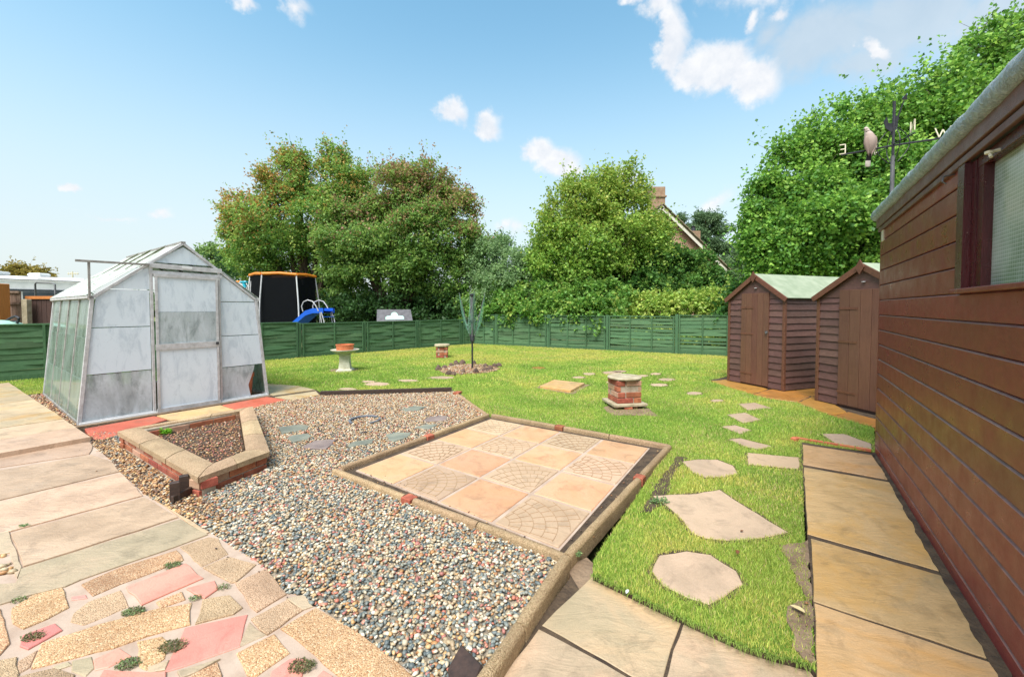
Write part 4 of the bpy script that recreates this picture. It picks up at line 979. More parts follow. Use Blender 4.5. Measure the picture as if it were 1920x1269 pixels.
for r in range(4):
    for s_ in range(4):
        Rr = Matrix.Rotation(.1+PI/2*s_, 3, 'Z'); loc = cc+Rr @ Vector((.045 if r % 2 else -.045, -.132, 0))+Vector((0, 0, .035+r*.072))
        obj('brick', MB().box(loc, (.212, .045+.002*r, .063), Rr, .005), 'brick' if random.random() < .55 else 'brick_pale', SPl)
obj('round_top', MB().lathe([(0, 0), (.19, 0), (.205, .01), (.205, .05), (.19, .06), (0, .065)], cc+Vector((0, 0, .305)), 28), 'conc', SPl, smooth=True)
p = G(643, 697); cc = Vector((p.x, p.y+.12, 0)); R4 = Matrix.Rotation(.2, 3, 'Z')
BB = thing('bird_bath', (cc.x, cc.y, 0), 'pale cast stone bird bath on a tapering square pedestal near the left fence', 'bird bath')
mb = MB(); ringz = [(.16, 0), (.16, .03), (.135, .05), (.115, .06), (.1, .2), (.098, .34), (.12, .37)]
for h, z in ringz: mb.v += [tuple(cc+R4 @ Vector((a*h, b*h, z))) for a, b in ((-1, -1), (1, -1), (1, 1), (-1, 1))]
for i in range(len(ringz)-1):
    for j in range(4): a = i*4+j; b = i*4+(j+1) % 4; mb.f.append((a, b, b+4, a+4))
mb.f.append((0, 1, 2, 3)[::-1]); mb.f.append(tuple(len(mb.v)-4+j for j in range(4))); obj('pedestal', mb, 'bath', BB)
obj('bowl', MB().lathe([(0, 0), (.12, 0), (.18, .02), (.285, .075), (.29, .092), (.27, .095), (.2, .06), (0, .045)], cc+Vector((0, 0, .37)), 40), 'bath', BB, smooth=True)
td = obj('terracotta_dish', MB().lathe([(0, 0), (.17, 0), (.178, .11), (.186, .112), (.186, .13), (.165, .13), (.16, .03), (0, .03)], cc+Vector((0, 0, .44)), 36), 'terracotta', smooth=True); tag(td, 'round terracotta dish set inside the bird bath bowl', 'dish')
mh = MB().prism(pp([(1012.5, 728), (1039, 716), (1096, 722.5), (1070, 737)]), -.05, .045, .006); mo_ = obj('raised_slab', mh, 'slab_gold'); tag(mo_, 'thick yellowish square slab raised above the lawn left of the brick plinth', 'slab')
# rotary clothes line
p = G(885.6, 691.5); RC = Vector((p.x, p.y, 0))
RT = thing('rotary_clothes_line', tuple(RC), 'folded rotary clothes line with green cords on a grey pole in a stone ring', 'clothes line')
obj('lower_pole', MB().tube([RC, RC+Vector((0, 0, .72))], .019, 10), 'iron', RT, smooth=True); obj('upper_pole', MB().tube([RC+Vector((0, 0, .68)), RC+Vector((0, 0, 1.66))], .024, 10), 'greymetal', RT, smooth=True)
obj('hub', MB().lathe([(.02, 0), (.045, .01), (.05, .12), (.03, .16), (.02, .17)], RC+Vector((0, 0, .60)), 12).lathe([(.02, 0), (.05, .01), (.055, .04), (.02, .06)], RC+Vector((0, 0, 1.6)), 12).lathe([(.024, 0), (.05, .01), (.05, .05), (.024, .06)], RC+Vector((0, 0, 1.02)), 12), 'iron', RT, smooth=True)
tips = []; 
for k in range(4):
    a = math.radians(15+90*k); dv = Vector((math.cos(a), math.sin(a), 0)); b0 = RC+dv*.05+Vector((0, 0, .72)); tp = RC+dv*.285+Vector((0, 0, 1.68+.03*(k % 2))); tips.append((b0, tp))
    obj('arm', MB().tube([b0, tp], [.010, .007], 8), 'greymetal', RT, smooth=True); obj('stay', MB().tube([RC+dv*.05+Vector((0, 0, 1.05)), b0.lerp(tp, .5)], .006, 6), 'greymetal', RT)
t_ = T('green_cord'); M['cord'] = t_.done(L(110, 160, 136), .5)
for k in range(4):
    (b0, t0), (b1, t1) = tips[k], tips[(k+1) % 4]; mb = MB()
    for j in range(9):
        u = 1-j*.09; P0_, P1_ = b0.lerp(t0, u), b1.lerp(t1, u); Ln = []
        dr = (.62+.25*random.random())*u; outv = ((P0_+P1_)/2-RC); outv.z = 0; outv = outv.normalized()*random.uniform(.02, .1)
        for i in range(13):
            q_ = i/12; sag = 1-(2*q_-1)**2; w_ = abs(2*q_-1)
            pt = P0_.lerp(P1_, q_)-Vector((0, 0, dr*sag**.6))+outv*sag; pull = (pt-RC); pull.z = 0; Ln.append(pt-pull*.35*sag)
        mb.tube(Ln, .002, 4, False)
    obj('cord', mb, 'cord', RT)
RC2 = G(878, 692)
M['rock'] = M_basic('dark_brown_rock', L(70,54,46), L(110,90,78), 12, .85, .8, 30, .01, var=.2)
def rock(c, r, h, seed):
    rr = random.Random(seed); mb = MB(); n = 8; prof = [(1, -.02), (1.0, .3), (.72, .68), (.25, 1.0)]
    for f_, z in prof:
        for j in range(n): a = 2*PI*j/n; q_ = r*f_*rr.uniform(.82, 1.15); mb.v.append((c[0]+q_*math.cos(a)*1.1, c[1]+q_*math.sin(a)*.8, z*h*rr.uniform(.95, 1.05)))
    for i in range(3):
        for j in range(n): a = i*n+j; b = i*n+(j+1) % n; mb.f.append((a, b, b+n, a+n))
    mb.f.append(tuple(range(n))[::-1]); mb.f.append(tuple(3*n+j for j in range(n))); return mb
for i, (px, py) in enumerate([(822, 694), (834, 691), (846, 686.5), (855, 684), (867, 683), (889, 683), (910, 688), (927, 689), (935, 688), (919, 694), (909, 697), (892, 700), (868.5, 699), (843, 703), (851, 704)]):
    q_ = G(px, py); o = obj('edging_rock', rock((q_.x, q_.y), random.uniform(.05, .085), random.uniform(.075, .12), i), 'rock', origin=(q_.x, q_.y, 0)); tag(o, 'pointed dark brown rock in the ring around the rotary clothes line', 'rock', 'rocks ringing the clothes line')
rg = [(RC2.x+.66*math.cos(a)*random.uniform(.92, 1.08), RC2.y+.72*math.sin(a)*random.uniform(.92, 1.08)) for a in [2*PI*i/30 for i in range(30)]]
obj('gravel_patch', MB().prism(rg, -.02, .012), 'soil_light', LAWN); soil_pads.append(rg)
# ---------------------------------------------------------------- weathervane and dove
WV = W(1666, 577, 4.28); WV.z = 0
VT = thing('weathervane', tuple(WV), 'black iron weathervane with cream compass letters on a grey pole behind the large shed', 'weathervane')
obj('pole', MB().tube([WV, WV+Vector((0, 0, 2.9))], .018, 10), 'greymetal', VT, smooth=True); obj('spindle', MB().tube([WV+Vector((0, 0, 2.9)), WV+Vector((0, 0, 3.45))], .012, 8), 'iron', VT)
zc = W(1666, 273, WV.y).z
Lp, Rp = W(1580, 289, WV.y+.02), W(1770, 259, WV.y-.12)
Rt = W(1760, 259, 4.10); 
cx_ = Vector((WV.x, WV.y, zc)); dE = (W(1578, 291, 4.42)-cx_); dW = (W(1768, 259, 4.14)-cx_)
obj('east_west_arm', MB().tube([cx_+dE, cx_, cx_+dW], .009, 6), 'iron', VT)
dn_ = Vector((.16, .42, .0))
obj('north_south_arm', MB().tube([cx_-dn_*.9+Vector((0,0,-.03)), cx_+dn_*.9+Vector((0,0,.05))], .006, 6), 'iron', VT)
def letter(ch, base, xd, h, w, th=.008, lab=None):
    S_ = {'E': [((0,0),(0,1)), ((0,0),(1,0)), ((0,.5),(.85,.5)), ((0,1),(1,1))], 'W': [((0,1),(.27,0)), ((.27,0),(.5,.75)), ((.5,.75),(.73,0)), ((.73,0),(1,1))], 'N': [((0,0),(0,1)), ((0,1),(1,0)), ((1,0),(1,1))],
          'S': [((1,.85),(.6,1)), ((.6,1),(.15,.9)), ((.15,.9),(.15,.6)), ((.15,.6),(.85,.4)), ((.85,.4),(.85,.1)), ((.85,.1),(.4,0)), ((.4,0),(0,.15))]}[ch]
    mb = MB(); xd = Vector(xd).normalized()
    for a, b in S_: mb.bar(base+xd*a[0]*w+Vector((0, 0, a[1]*h)), base+xd*b[0]*w+Vector((0, 0, b[1]*h)), .009, th, up=tuple(xd.cross(Vector((0, 0, 1)))))
    o = obj('letter', mb, 'letter', VT); return o
letter('E', cx_+dE*.93+Vector((0, 0, .01)), -dW, .095, .05); letter('W', cx_+dW*.84+Vector((0, 0, .012)), dW, .095, .12)
letter('N', cx_-dn_*.88+Vector((.0, 0, .0)), dn_, .1, .07); letter('S', cx_+dn_*.8+Vector((0, 0, .04)), dn_, .1, .06)
# scrollwork and arrow with a cockerel outline
sw = MB()
for s_ in (-1, 1):
    for dd_ in (dE.normalized()*.16, dn_.normalized()*.16):
        pts = [cx_+dd_*s_*(.25+.6*math.sin(t*PI))+Vector((0, 0, -.17+t*.34)) for t in [i/10 for i in range(11)]]; sw.tube(pts, .004, 5)
obj('scroll', sw, 'iron', VT)
top = cx_+Vector((0, 0, .17)); ad = Vector((.26, -.30, .55)).normalized(); ad = (W(1700, 175, 4.2)-top)
obj('arrow', MB().tube([top-ad*.18, top+ad*.55, top+ad*.9], [.009, .007, .004], 6).panel([top+ad, top+ad*.82+Vector((.03, 0, 0)), top+ad*.82-Vector((.03, 0, 0))], .004, (0, 1, 0)), 'iron', VT)
ck = [(-.10, -.02), (-.13, .05), (-.09, .11), (-.07, .04), (-.03, .03), (0, .06), (.02, .12), (.05, .11), (.07, .08), (.05, .07), (.05, 0), (.02, -.05), (-.04, -.06)]
obj('cockerel', MB().panel([top+Vector((x*.8, 0, y*.9+.02)) for x, y in ck], .006, (0, 1, 0)), 'iron', VT)
# dove: one continuous body loft
P1 = cx_+dE*.47; DV = P1+Vector((0, -.01, .012))
spine = [  # (x right, y away, z, rx, ry)
 (.014, .032, -.165, .008, .003), (.014, .03, -.16, .027, .005), (.0135, .026, -.11, .026, .006), (.0135, .025, -.105, .026, .006), (.012, .010, -.05, .023, .010), (.011, .008, -.045, .023, .012), (.006, .0, -.02, .028, .022), (.003, -.006, .02, .036, .034), (.0, -.008, .06, .044, .042), (-.002, -.006, .095, .046, .042), (-.006, -.002, .125, .039, .036), (-.014, .0, .148, .030, .030),
 (-.024, .0, .164, .0215, .022), (-.032, .0, .178, .0205, .021), (-.037, .0, .19, .018, .019), (-.040, .0, .200, .010, .011), (-.041, 0, .204, .002, .002)]
mb = MB(); n = 16
for x, y, z, rx, ry in spine:
    for j in range(n): a = 2*PI*j/n; mb.v.append((DV.x+(x+rx*math.cos(a))*1.08, DV.y+(y+ry*math.sin(a))*1.08, DV.z+z*1.08))
for i in range(len(spine)-1):
    for j in range(n): a = i*n+j; b = i*n+(j+1) % n; mb.f.append((a, b, b+n, a+n))
mb.f.append(tuple(range(n))[::-1]); mb.f.append(tuple((len(spine)-1)*n+j for j in range(n)))
DO_ = thing('dove', tuple(DV), 'pale collared dove perched on the weathervane arm with its back to the viewer', 'bird')
bod = obj('body', mb, 'feather', DO_, smooth='all'); at = bod.data.attributes.new('col', 'FLOAT_COLOR', 'POINT')
for i, v in enumerate(mb.v):
    z = (v[2]-DV.z)/1.08
    c = L(215,205,195) if z < -.108 else (L(42,38,40) if z < -.047 else (L(166,148,138) if z < .14 else L(190,174,164))); at.data[i].color = c
def fcol(o, c):
    a = o.data.attributes.new('col', 'FLOAT_COLOR', 'POINT')
    for i in range(len(o.data.vertices)): a.data[i].color = c
for s_ in (-1, 1):
    w_ = MB(); pts = [(s_*.030, .115, .014), (s_*.040, .09, .020), (s_*.042, .05, .022), (s_*.034, .0, .017), (s_*.020, -.045, .008), (s_*.012, -.075, .003)]
    w_.tube([DV+Vector((x*1.06, -.018 if False else -.012, z*1.08)) for x, z, r in pts], [r*1.0 for x, z, r in pts], 8)
    o = obj('wing', w_, 'feather', DO_, smooth='all'); fcol(o, L(146,128,118))
o = obj('beak', MB().tube([DV+Vector((-.055, 0, .196)), DV+Vector((-.082, 0, .19))], [.006, .0015], 6), 'feather', DO_); fcol(o, L(40,38,40))
o = obj('collar', MB().tube([DV+Vector((-.024*1.08+.0235*math.cos(a), .0245*math.sin(a)*-1, .172+.004*math.cos(a))) for a in [PI*.1+i/8*PI*.8 for i in range(9)]], .003, 5), 'feather', DO_); fcol(o, L(40,38,40))
for s_ in (-1, 1): o = obj('foot', MB().tube([DV+Vector((s_*.015, -.01, .02)), DV+Vector((s_*.015, -.012, -.004))], .004, 5).tube([DV+Vector((s_*.015, -.02, -.006)), DV+Vector((s_*.015, .012, -.004))], .003, 5), 'feather', DO_); fcol(o, L(150,80,80))
for y_ in (-.02,): o = obj('eye', MB().lathe([(0, 0), (.003, .0015), (.003, .004), (0, .006)], DV+Vector((-.047, y_, .192)), 8), 'feather', DO_); fcol(o, L(30,10,10))
# ---------------------------------------------------------------- beyond the fence
# trampoline
tcx, tcy, tr = -7.72, 14.0, .98
TP = thing('trampoline', (tcx, tcy, 0), 'trampoline with black net enclosure and orange padded top ring behind the left fence', 'trampoline')
nn8 = 6; ca_ = [2*PI*(k+.35)/nn8 for k in range(nn8)]
for k in range(nn8):
    a0, a1 = ca_[k], ca_[(k+1) % nn8]; p0 = Vector((tcx+tr*math.cos(a0), tcy+tr*math.sin(a0), 0)); p1 = Vector((tcx+tr*math.cos(a1), tcy+tr*math.sin(a1), 0))
    sg = Vector((0, 0, random.uniform(-.03, .03)))
    obj('net', MB().panel([p0+Vector((0, 0, .62)), p1+Vector((0, 0, .62)), p1+Vector((0, 0, 2.4)), p0+Vector((0, 0, 2.4))], .004, (p1-p0).cross(Vector((0, 0, 1)))), 'net', TP)
    obj('top_ring', MB().tube([p0+Vector((0, 0, 2.42)), (p0+p1)/2*1.0+Vector((0, 0, 2.45)), p1+Vector((0, 0, 2.42))], .045, 8), 'orangeplastic', TP, smooth=True)
    po_ = (p0-Vector((tcx, tcy, 0))).normalized()
    obj('pole', MB().tube([p0+po_*.12+Vector((0, 0, 0)), p0+po_*.12+Vector((0, 0, 1.2)), p0+po_*.09+Vector((0, 0, 1.6)), p0-po_*.02+Vector((0, 0, 2.45))], .022, 8), 'white_paint' if k % 2 else 'alu', TP, smooth=True)
obj('bed', MB().lathe([(0, 0), (tr, 0), (tr+.12, -.02), (tr+.12, -.06), (0, -.05)], (tcx, tcy, .68), 24), 'net', TP)
# slide
def sl(px, py): return W(px, py, 12.9)
SL = thing('slide', tuple(W(590, 577, 12.9)-Vector((0, 0, W(590, 577, 12.9).z))), 'small blue plastic slide with looped grey handrails behind the left fence', 'slide')
off = Vector((.22, .30, 0)); cl = [sl(538, 618), sl(556, 602), sl(572, 588), sl(586, 583.5), sl(606, 583)]
mb = MB()
for s0 in (0, 1):
    for i, p in enumerate(cl):
        o_ = off*s0
        mb.v += [tuple(p+o_+Vector((0, 0, .09))), tuple(p+o_+Vector((.02, .03, .09))*1 if False else tuple(p+o_+off*(.12 if s0 == 0 else -.12)+Vector((0, 0, .09)))), tuple(p+o_+off*(.12 if s0 == 0 else -.12))]
n5 = len(cl)*3
for s0 in (0, 1):
    for i in range(len(cl)-1):
        for j in range(2): a = s0*n5+i*3+j; mb.f.append((a, a+1, a+4, a+3))
for i in range(len(cl)-1): a = i*3+2; b = n5+i*3+2; mb.f.append((a, a+3, b+3, b))
k0 = len(mb.v)
for p in cl: mb.v += [tuple(p-Vector((0, 0, .06))), tuple(p+off-Vector((0, 0, .06)))]
for i in range(len(cl)-1):
    a = k0+i*2; mb.f.append((a, a+2, a+3, a+1)); mb.f.append((i*3, i*3+3, a+2, a)); mb.f.append((n5+i*3, n5+i*3+3, a+3, a+1))
obj('chute', mb, 'blueplastic', SL)
for s0 in (0, .95):
    o_ = off*s0; pts = [sl(568, 584), sl(565.5, 574), sl(569, 566), sl(577, 562.5), sl(586, 565), sl(592, 573), sl(597, 583)]
    obj('handrail', MB().tube([p+o_ for p in pts], .017, 8), 'alu', SL, smooth=True)
    pts = [sl(602, 585), sl(607, 600), sl(612, 640)]; obj('ladder_leg', MB().tube([p+o_ for p in pts], .017, 8), 'alu', SL, smooth=True)
    pts = [sl(600, 586), sl(603, 604), sl(603, 645)]; obj('ladder_leg', MB().tube([p+o_ for p in pts], .015, 8), 'alu', SL, smooth=True)
for y in (594, 606): a = sl(606+ (y-594)*.2, y); obj('rung', MB().bar(a, a+off*.95, .06, .02), 'blueplastic', SL)
# storage box with mint plaque
q = W(740, 577, 14.2)
SB = thing('storage_box', (q.x, q.y, 0), 'dark grey felted storage box with pale mint panel behind the left fence', 'storage box')
t0, t1, b0, b1 = W(707, 580.8, 14.5), W(770, 580.8, 14.5), W(706.5, 603, 14.1), W(774, 602, 14.1)
nrm = (t1-t0).cross(b0-t0); nrm = -nrm if nrm.y > 0 else nrm; nrm.normalize()
obj('lid', MB().panel([t0, t1, b1, b0], .03, nrm), 'greyfelt', SB)
obj('box_body', MB().box(((b0.x+b1.x)/2, 14.4, b0.z/2-.02), (1.12, .5, b0.z)), 'greyfelt', SB)
def on(u, v): return t0.lerp(t1, u).lerp(b0.lerp(b1, u), v)+nrm*.02
obj('panel', MB().panel([on(.25, .88), on(.25, .66), on(.30, .58), on(.40, .55), on(.42, .36), on(.47, .26), on(.54, .26), on(.59, .36), on(.61, .55), on(.74, .58), on(.77, .68), on(.77, .86)], .01, nrm), 'mint', SB)
# swing frame with teal joint
q = W(458, 577, 13.6)
SF = thing('swing_frame', (q.x, q.y, 0), 'children swing frame with bright teal plastic joint peeping over the greenhouse roof', 'swing')
obj('joint', MB().box(W(457, 529, 13.6), (.22, .12, .06), None, .02).bar(W(457, 530, 13.6), W(460, 540, 13.6), .09, .09, bev=.02), 'tealplastic', SF)
obj('crossbar', MB().tube([W(444, 528, 13.7), W(458, 529, 13.6)], .03, 8), 'orangeplastic', SF, smooth=True)
for a, b in (((471, 527), (462, 640)), ((460, 538), (452, 640)), ((462, 538), (470, 640))): obj('leg', MB().tube([W(*a, 13.6), W(*b, 13.5)], .02, 8), 'alu', SF, smooth=True)
# caravan
CV = thing('caravan', (-19.5, 16.5, 0), 'white caravan with grey window band standing beyond the left fences', 'caravan')
c0, c1 = W(-130, 577, 14.5), W(160, 577, 17.5); c0.z = c1.z = 0; cdv = (c1-c0).normalized(); cn = Vector((-cdv.y, cdv.x, 0)); cl_ = (c1-c0).length
def cq(t, o, z): return c0+cdv*t+cn*o+Vector((0, 0, z))
ztop = W(60, 519, 16.6).z
prof = [(0, .5), (-.02, 1.2), (0, 1.9), (.05, ztop-.12), (.2, ztop), (1.1, ztop+.05), (2.0, ztop), (2.15, ztop-.12), (2.2, 1.9), (2.2, .5)]
mb = MB(); n = len(prof)
for t in (0, cl_): mb.v += [tuple(cq(t, o_, z)) for o_, z in prof]
for k in range(n): j = (k+1) % n; mb.f.append((k, j, n+j, n+k))
mb.f.append(tuple(range(n))); mb.f.append(tuple(range(n, 2*n))[::-1])
obj('body', mb, 'white_paint', CV)
zb = W(60, 545, 16.5).z
obj('window_band', MB().bar(cq(.3, -.03, zb), cq(cl_-.3, -.03, zb), .02, .09), 'darkglass', CV); obj('awning_rail', MB().bar(cq(0, -.0, ztop-.14), cq(cl_, -.0, ztop-.14), .03, .025), 'greymetal', CV)
obj('window', MB().bar(cq(.4, -.035, zb-.28), cq(1.6, -.035, zb-.28), .02, .45, bev=.004), 'darkglass', CV); obj('window', MB().bar(cq(2.1, -.035, zb-.28), cq(3.3, -.035, zb-.28), .02, .45, bev=.004), 'darkglass', CV)
a = PV(84, 523.5, c0, cdv); obj('vent', MB().bar(a-cdv*.2-cn*.03, a+cdv*.2-cn*.03, .02, .03), 'alu', CV)
for t in (cl_*.45, cl_*.58): obj('wheel', MB().tube([cq(t, -.02, .32), cq(t, .2, .32)], .32, 20), 'iron', CV)
for t, rr_ in ((cl_*.4, .4), (cl_*.68, .3)): obj('roof_vent', MB().box(cq(t, .7, ztop+.1), (.5, .4, .14), None, .04), 'white_paint', CV)
# metal hoop
hp = [W(66, 560, 10.4), W(66, 533, 10.4), W(68, 529.8, 10.4), W(98, 531, 10.4), W(103, 533, 10.4), W(104, 560, 10.4)]
hp = [Vector((hp[0].x, 10.4, 0))]+hp[1:-1]+[Vector((hp[-1].x, 10.4, 0))]
hr = obj('metal_hoop', MB().tube(hp, .018, 8), 'greymetal', smooth=True); tag(hr, 'grey metal hoop rail standing in front of the white caravan', 'hoop rail')
# neighbours' fences
F2 = thing('board_fence', tuple(Vector((W(25, 577, 9.6).x, 9.6, 0))), 'pale brown upright board fence with concrete post beyond the green fence', 'fence')
zt = W(25, 546, 9.6).z
x0, x1 = W(9, 577, 9.6).x, W(40, 577, 9.6).x
for i in range(4): w = (x1-x0)/4; obj('board', MB().box((x0+w*(i+.5), 9.6, zt/2), (w-.006, .02, zt), None, .003), 'fence_brown', F2)
for z in (zt-.02, zt-.28): obj('rail', MB().bar((x0, 9.57, z), (x1, 9.57, z), .03, .05), 'fence_brown', F2)
obj('concrete_post', MB().box(((W(40, 577, 9.5).x+W(50.5, 577, 9.5).x)/2, 9.55, W(45, 561, 9.5).z/2), (.125, .1, W(45, 561, 9.5).z), None, .01), 'conc', F2)
F3 = thing('board_fence', tuple(Vector((W(66, 577, 9.7).x, 9.7, 0))), 'dark brown upright board fence with orange-brown capping left of the greenhouse', 'fence')
x0, x1 = W(51, 577, 9.7).x, W(135, 577, 9.7).x; zt = W(66, 561, 9.7).z
for i in range(9): w = (x1-x0)/9; obj('board', MB().box((x0+w*(i+.5), 9.7, zt/2), (w-.008, .02, zt), None, .003), 'fence_dark', F3)
obj('capping', MB().bar((x0, 9.69, zt+.035), (x1, 9.69, zt+.035), .06, .07, bev=.004), 'orangewood', F3)
zz = W(4, 532, 9.3).z; op = obj('timber_post', MB().box(((W(-12, 577, 9.3).x+W(9, 577, 9.3).x)/2, 9.3, zz/2), (.26, .2, zz), None, .01), 'orangewood'); tag(op, 'thick orange timber post at the far left edge beyond the green fence', 'post')
# mint lid and dark handle
q = W(-6, 604, 8.3); PLd = obj('plastic_lid', MB().lathe([(0, 0), (.42, 0), (.45, .05), (.36, .13), (.2, .19), (0, .21)], (q.x-.05, q.y, q.z-.16), 28), 'mint', smooth=True); tag(PLd, 'pale mint domed plastic lid just showing above the green fence', 'lid')
obj('stand', MB().lathe([(0, 0), (.3, 0), (.38, .8), (0, .82)], (q.x-.05, q.y, 0), 16), 'mint', PLd) 
hb = obj('handle_bar', MB().tube([W(10, 602, 8.4), W(20, 596, 8.4), W(29, 592.5, 8.4), W(36, 596.5, 8.4), W(35, 601, 8.4), W(30, 608, 8.4), W(30, 640, 8.4)], .022, 8).tube([W(10, 602, 8.4), W(36, 602, 8.4)], .012, 6), 'iron', smooth=True); tag(hb, 'black looped handle bar rising above the green fence at far left', 'handle')
# tv aerial far off
q = W(136, 513, 30); ae = MB().tube([Vector((q.x, 30, 0)), Vector((q.x, 30, q.z+.15))], .04, 6).tube([q-Vector((.35, 0, 0)), q+Vector((.45, 0, 0))], .03, 6)
for k in range(5): ae.tube([q+Vector((-.3+k*.17, 0, -.12)), q+Vector((-.3+k*.17, 0, .12))], .012, 4)
tag(obj('television_aerial', ae, 'letter'), 'pale television aerial on a mast above the caravan roof', 'aerial')
# house
HY = 25.0
HS = thing('brick_house', (9.2, HY+4, 0), 'pale pink brick house with chimney and sloping verge half hidden behind the trees', 'house')
apx, eav = W(1236, 388, HY), W(1360, 509, HY); hw = eav.x-apx.x
def hq(x, o, z): return Vector((apx.x+x, HY+o, z))
zr, ze = apx.z, eav.z
wl = hw-.45; zw = ze+.30
obj('wall', MB().panel([hq(-wl, .0, 0), hq(wl, .0, 0), hq(wl, .0, zw), hq(0, .0, zr-.15), hq(-wl, .0, zw)], .25, (0, 1, 0)), 'housebrick', HS)
obj('wall', MB().panel([hq(-wl, 9, 0), hq(wl, 9, 0), hq(wl, 9, zw), hq(0, 9, zr-.15), hq(-wl, 9, zw)], .25, (0, 1, 0)), 'housebrick', HS)
for s_ in (-1, 1):
    obj('wall', MB().box(hq(s_*wl, 4.5, zw/2), (.25, 8.6, zw)), 'housebrick', HS)
    e0, r0 = hq(s_*hw, -.45, ze), hq(0, -.45, zr); e1, r1 = hq(s_*hw, 9.4, ze), hq(0, 9.4, zr); nr = (r0-e0).cross(Vector((0, 1, 0))); nr = nr if nr.z > 0 else -nr; nr.normalize()
    rf = obj('roof', MB().panel([e0, r0, r1, e1], .09, nr), 'rooftile', HS)
    for k in range(24): # verge tiles
        a = e0.lerp(r0, k/24); b = e0.lerp(r0, (k+1)/24); obj('verge_tile', MB().bar(a+nr*(.085+.01*(k % 2)), b+nr*(.07+.01*(k % 2)), .22, .045), 'rooftile', rf)
    obj('bargeboard', MB().bar(e0.lerp(r0, .02)-nr*.13-Vector((0, .03, 0)), r0-nr*.13-Vector((0, .03, 0)), .03, .15), 'barge', HS); obj('soffit', MB().bar(e0-nr*.1+Vector((0, .25, 0)), r0-nr*.1+Vector((0, .25, 0)), .4, .02), 'darkwood', HS)
    obj('gutter', MB().tube([e0+Vector((s_*.06, 0, -.04)), e1+Vector((s_*.06, 0, -.04))], .06, 8), 'iron', HS)
obj('window', MB().box(hq(1.2, -.14, 4.2), (1.1, .06, 1.1)), 'darkglass', HS)
ch0, ch1, ct = W(1219, 400, HY), W(1247, 400, HY), W(1232, 369, HY).z
CH = obj('chimney', MB().box(((ch0.x+ch1.x)/2, HY+.3, (ct+zr)/2-.5), (ch1.x-ch0.x, .6, ct-zr+2.2), None, .01), 'chimney', HS)
obj('chimney_cap', MB().box(((ch0.x+ch1.x)/2, HY+.3, ct+.02), (ch1.x-ch0.x+.14, .74, .12), None, .02), 'chimney', CH)
obj('chimney_pot', MB().lathe([(0, 0), (.17, 0), (.14, .25), (.2, .28), (.2, .36), (0, .4)], (W(1233, 400, HY).x, HY+.3, ct+.06), 14), 'iron', CH, smooth=True)
q = W(1301, 437, 32); CH2 = obj('chimney', MB().box((q.x, 32, q.z-.9), (.7, .7, 2.0), None, .01), 'chimney', HS); obj('chimney_pot', MB().lathe([(0, 0), (.15, 0), (.12, .3), (.18, .4), (0, .45)], (q.x-.05, 32, q.z+.1), 12), 'iron', CH2)
# ---------------------------------------------------------------- trees
def leaves(P, Nrm, Dir, size, col, fold=.25, shape=4, asp=.62):
    """P base points, Dir leaf axis, Nrm leaf normal; returns V, F, C"""
    n = len(P); Dir = Dir/np.linalg.norm(Dir, axis=1, keepdims=True); S_ = np.cross(Dir, Nrm); S_ /= np.linalg.norm(S_, axis=1, keepdims=True)+1e-9; N2 = np.cross(S_, Dir)
    s = size[:, None]
    if shape == 4:
        V = np.stack([P, P+Dir*s*.5+S_*s*asp*.5+N2*s*fold*.5, P+Dir*s-N2*s*.12, P+Dir*s*.5-S_*s*asp*.5+N2*s*fold*.5], 1).reshape(-1, 3)
        F = (np.arange(n)[:, None, None]*4+np.array([[0, 1, 2], [0, 2, 3]])).reshape(-1, 3); k = 4
    else:
        V = np.stack([P, P+Dir*s*.28+S_*s*asp*.42+N2*s*fold*.35, P+Dir*s*.62+S_*s*asp*.42+N2*s*fold*.3-N2*s*.03, P+Dir*s-N2*s*.16, P+Dir*s*.62-S_*s*asp*.42+N2*s*fold*.3-N2*s*.03, P+Dir*s*.28-S_*s*asp*.42+N2*s*fold*.35], 1).reshape(-1, 3)
        F = (np.arange(n)[:, None, None]*6+np.array([[0, 1, 2], [0, 2, 3], [0, 3, 4], [0, 4, 5]])).reshape(-1, 3); k = 6
    return V, F, np.repeat(col, k, axis=0)
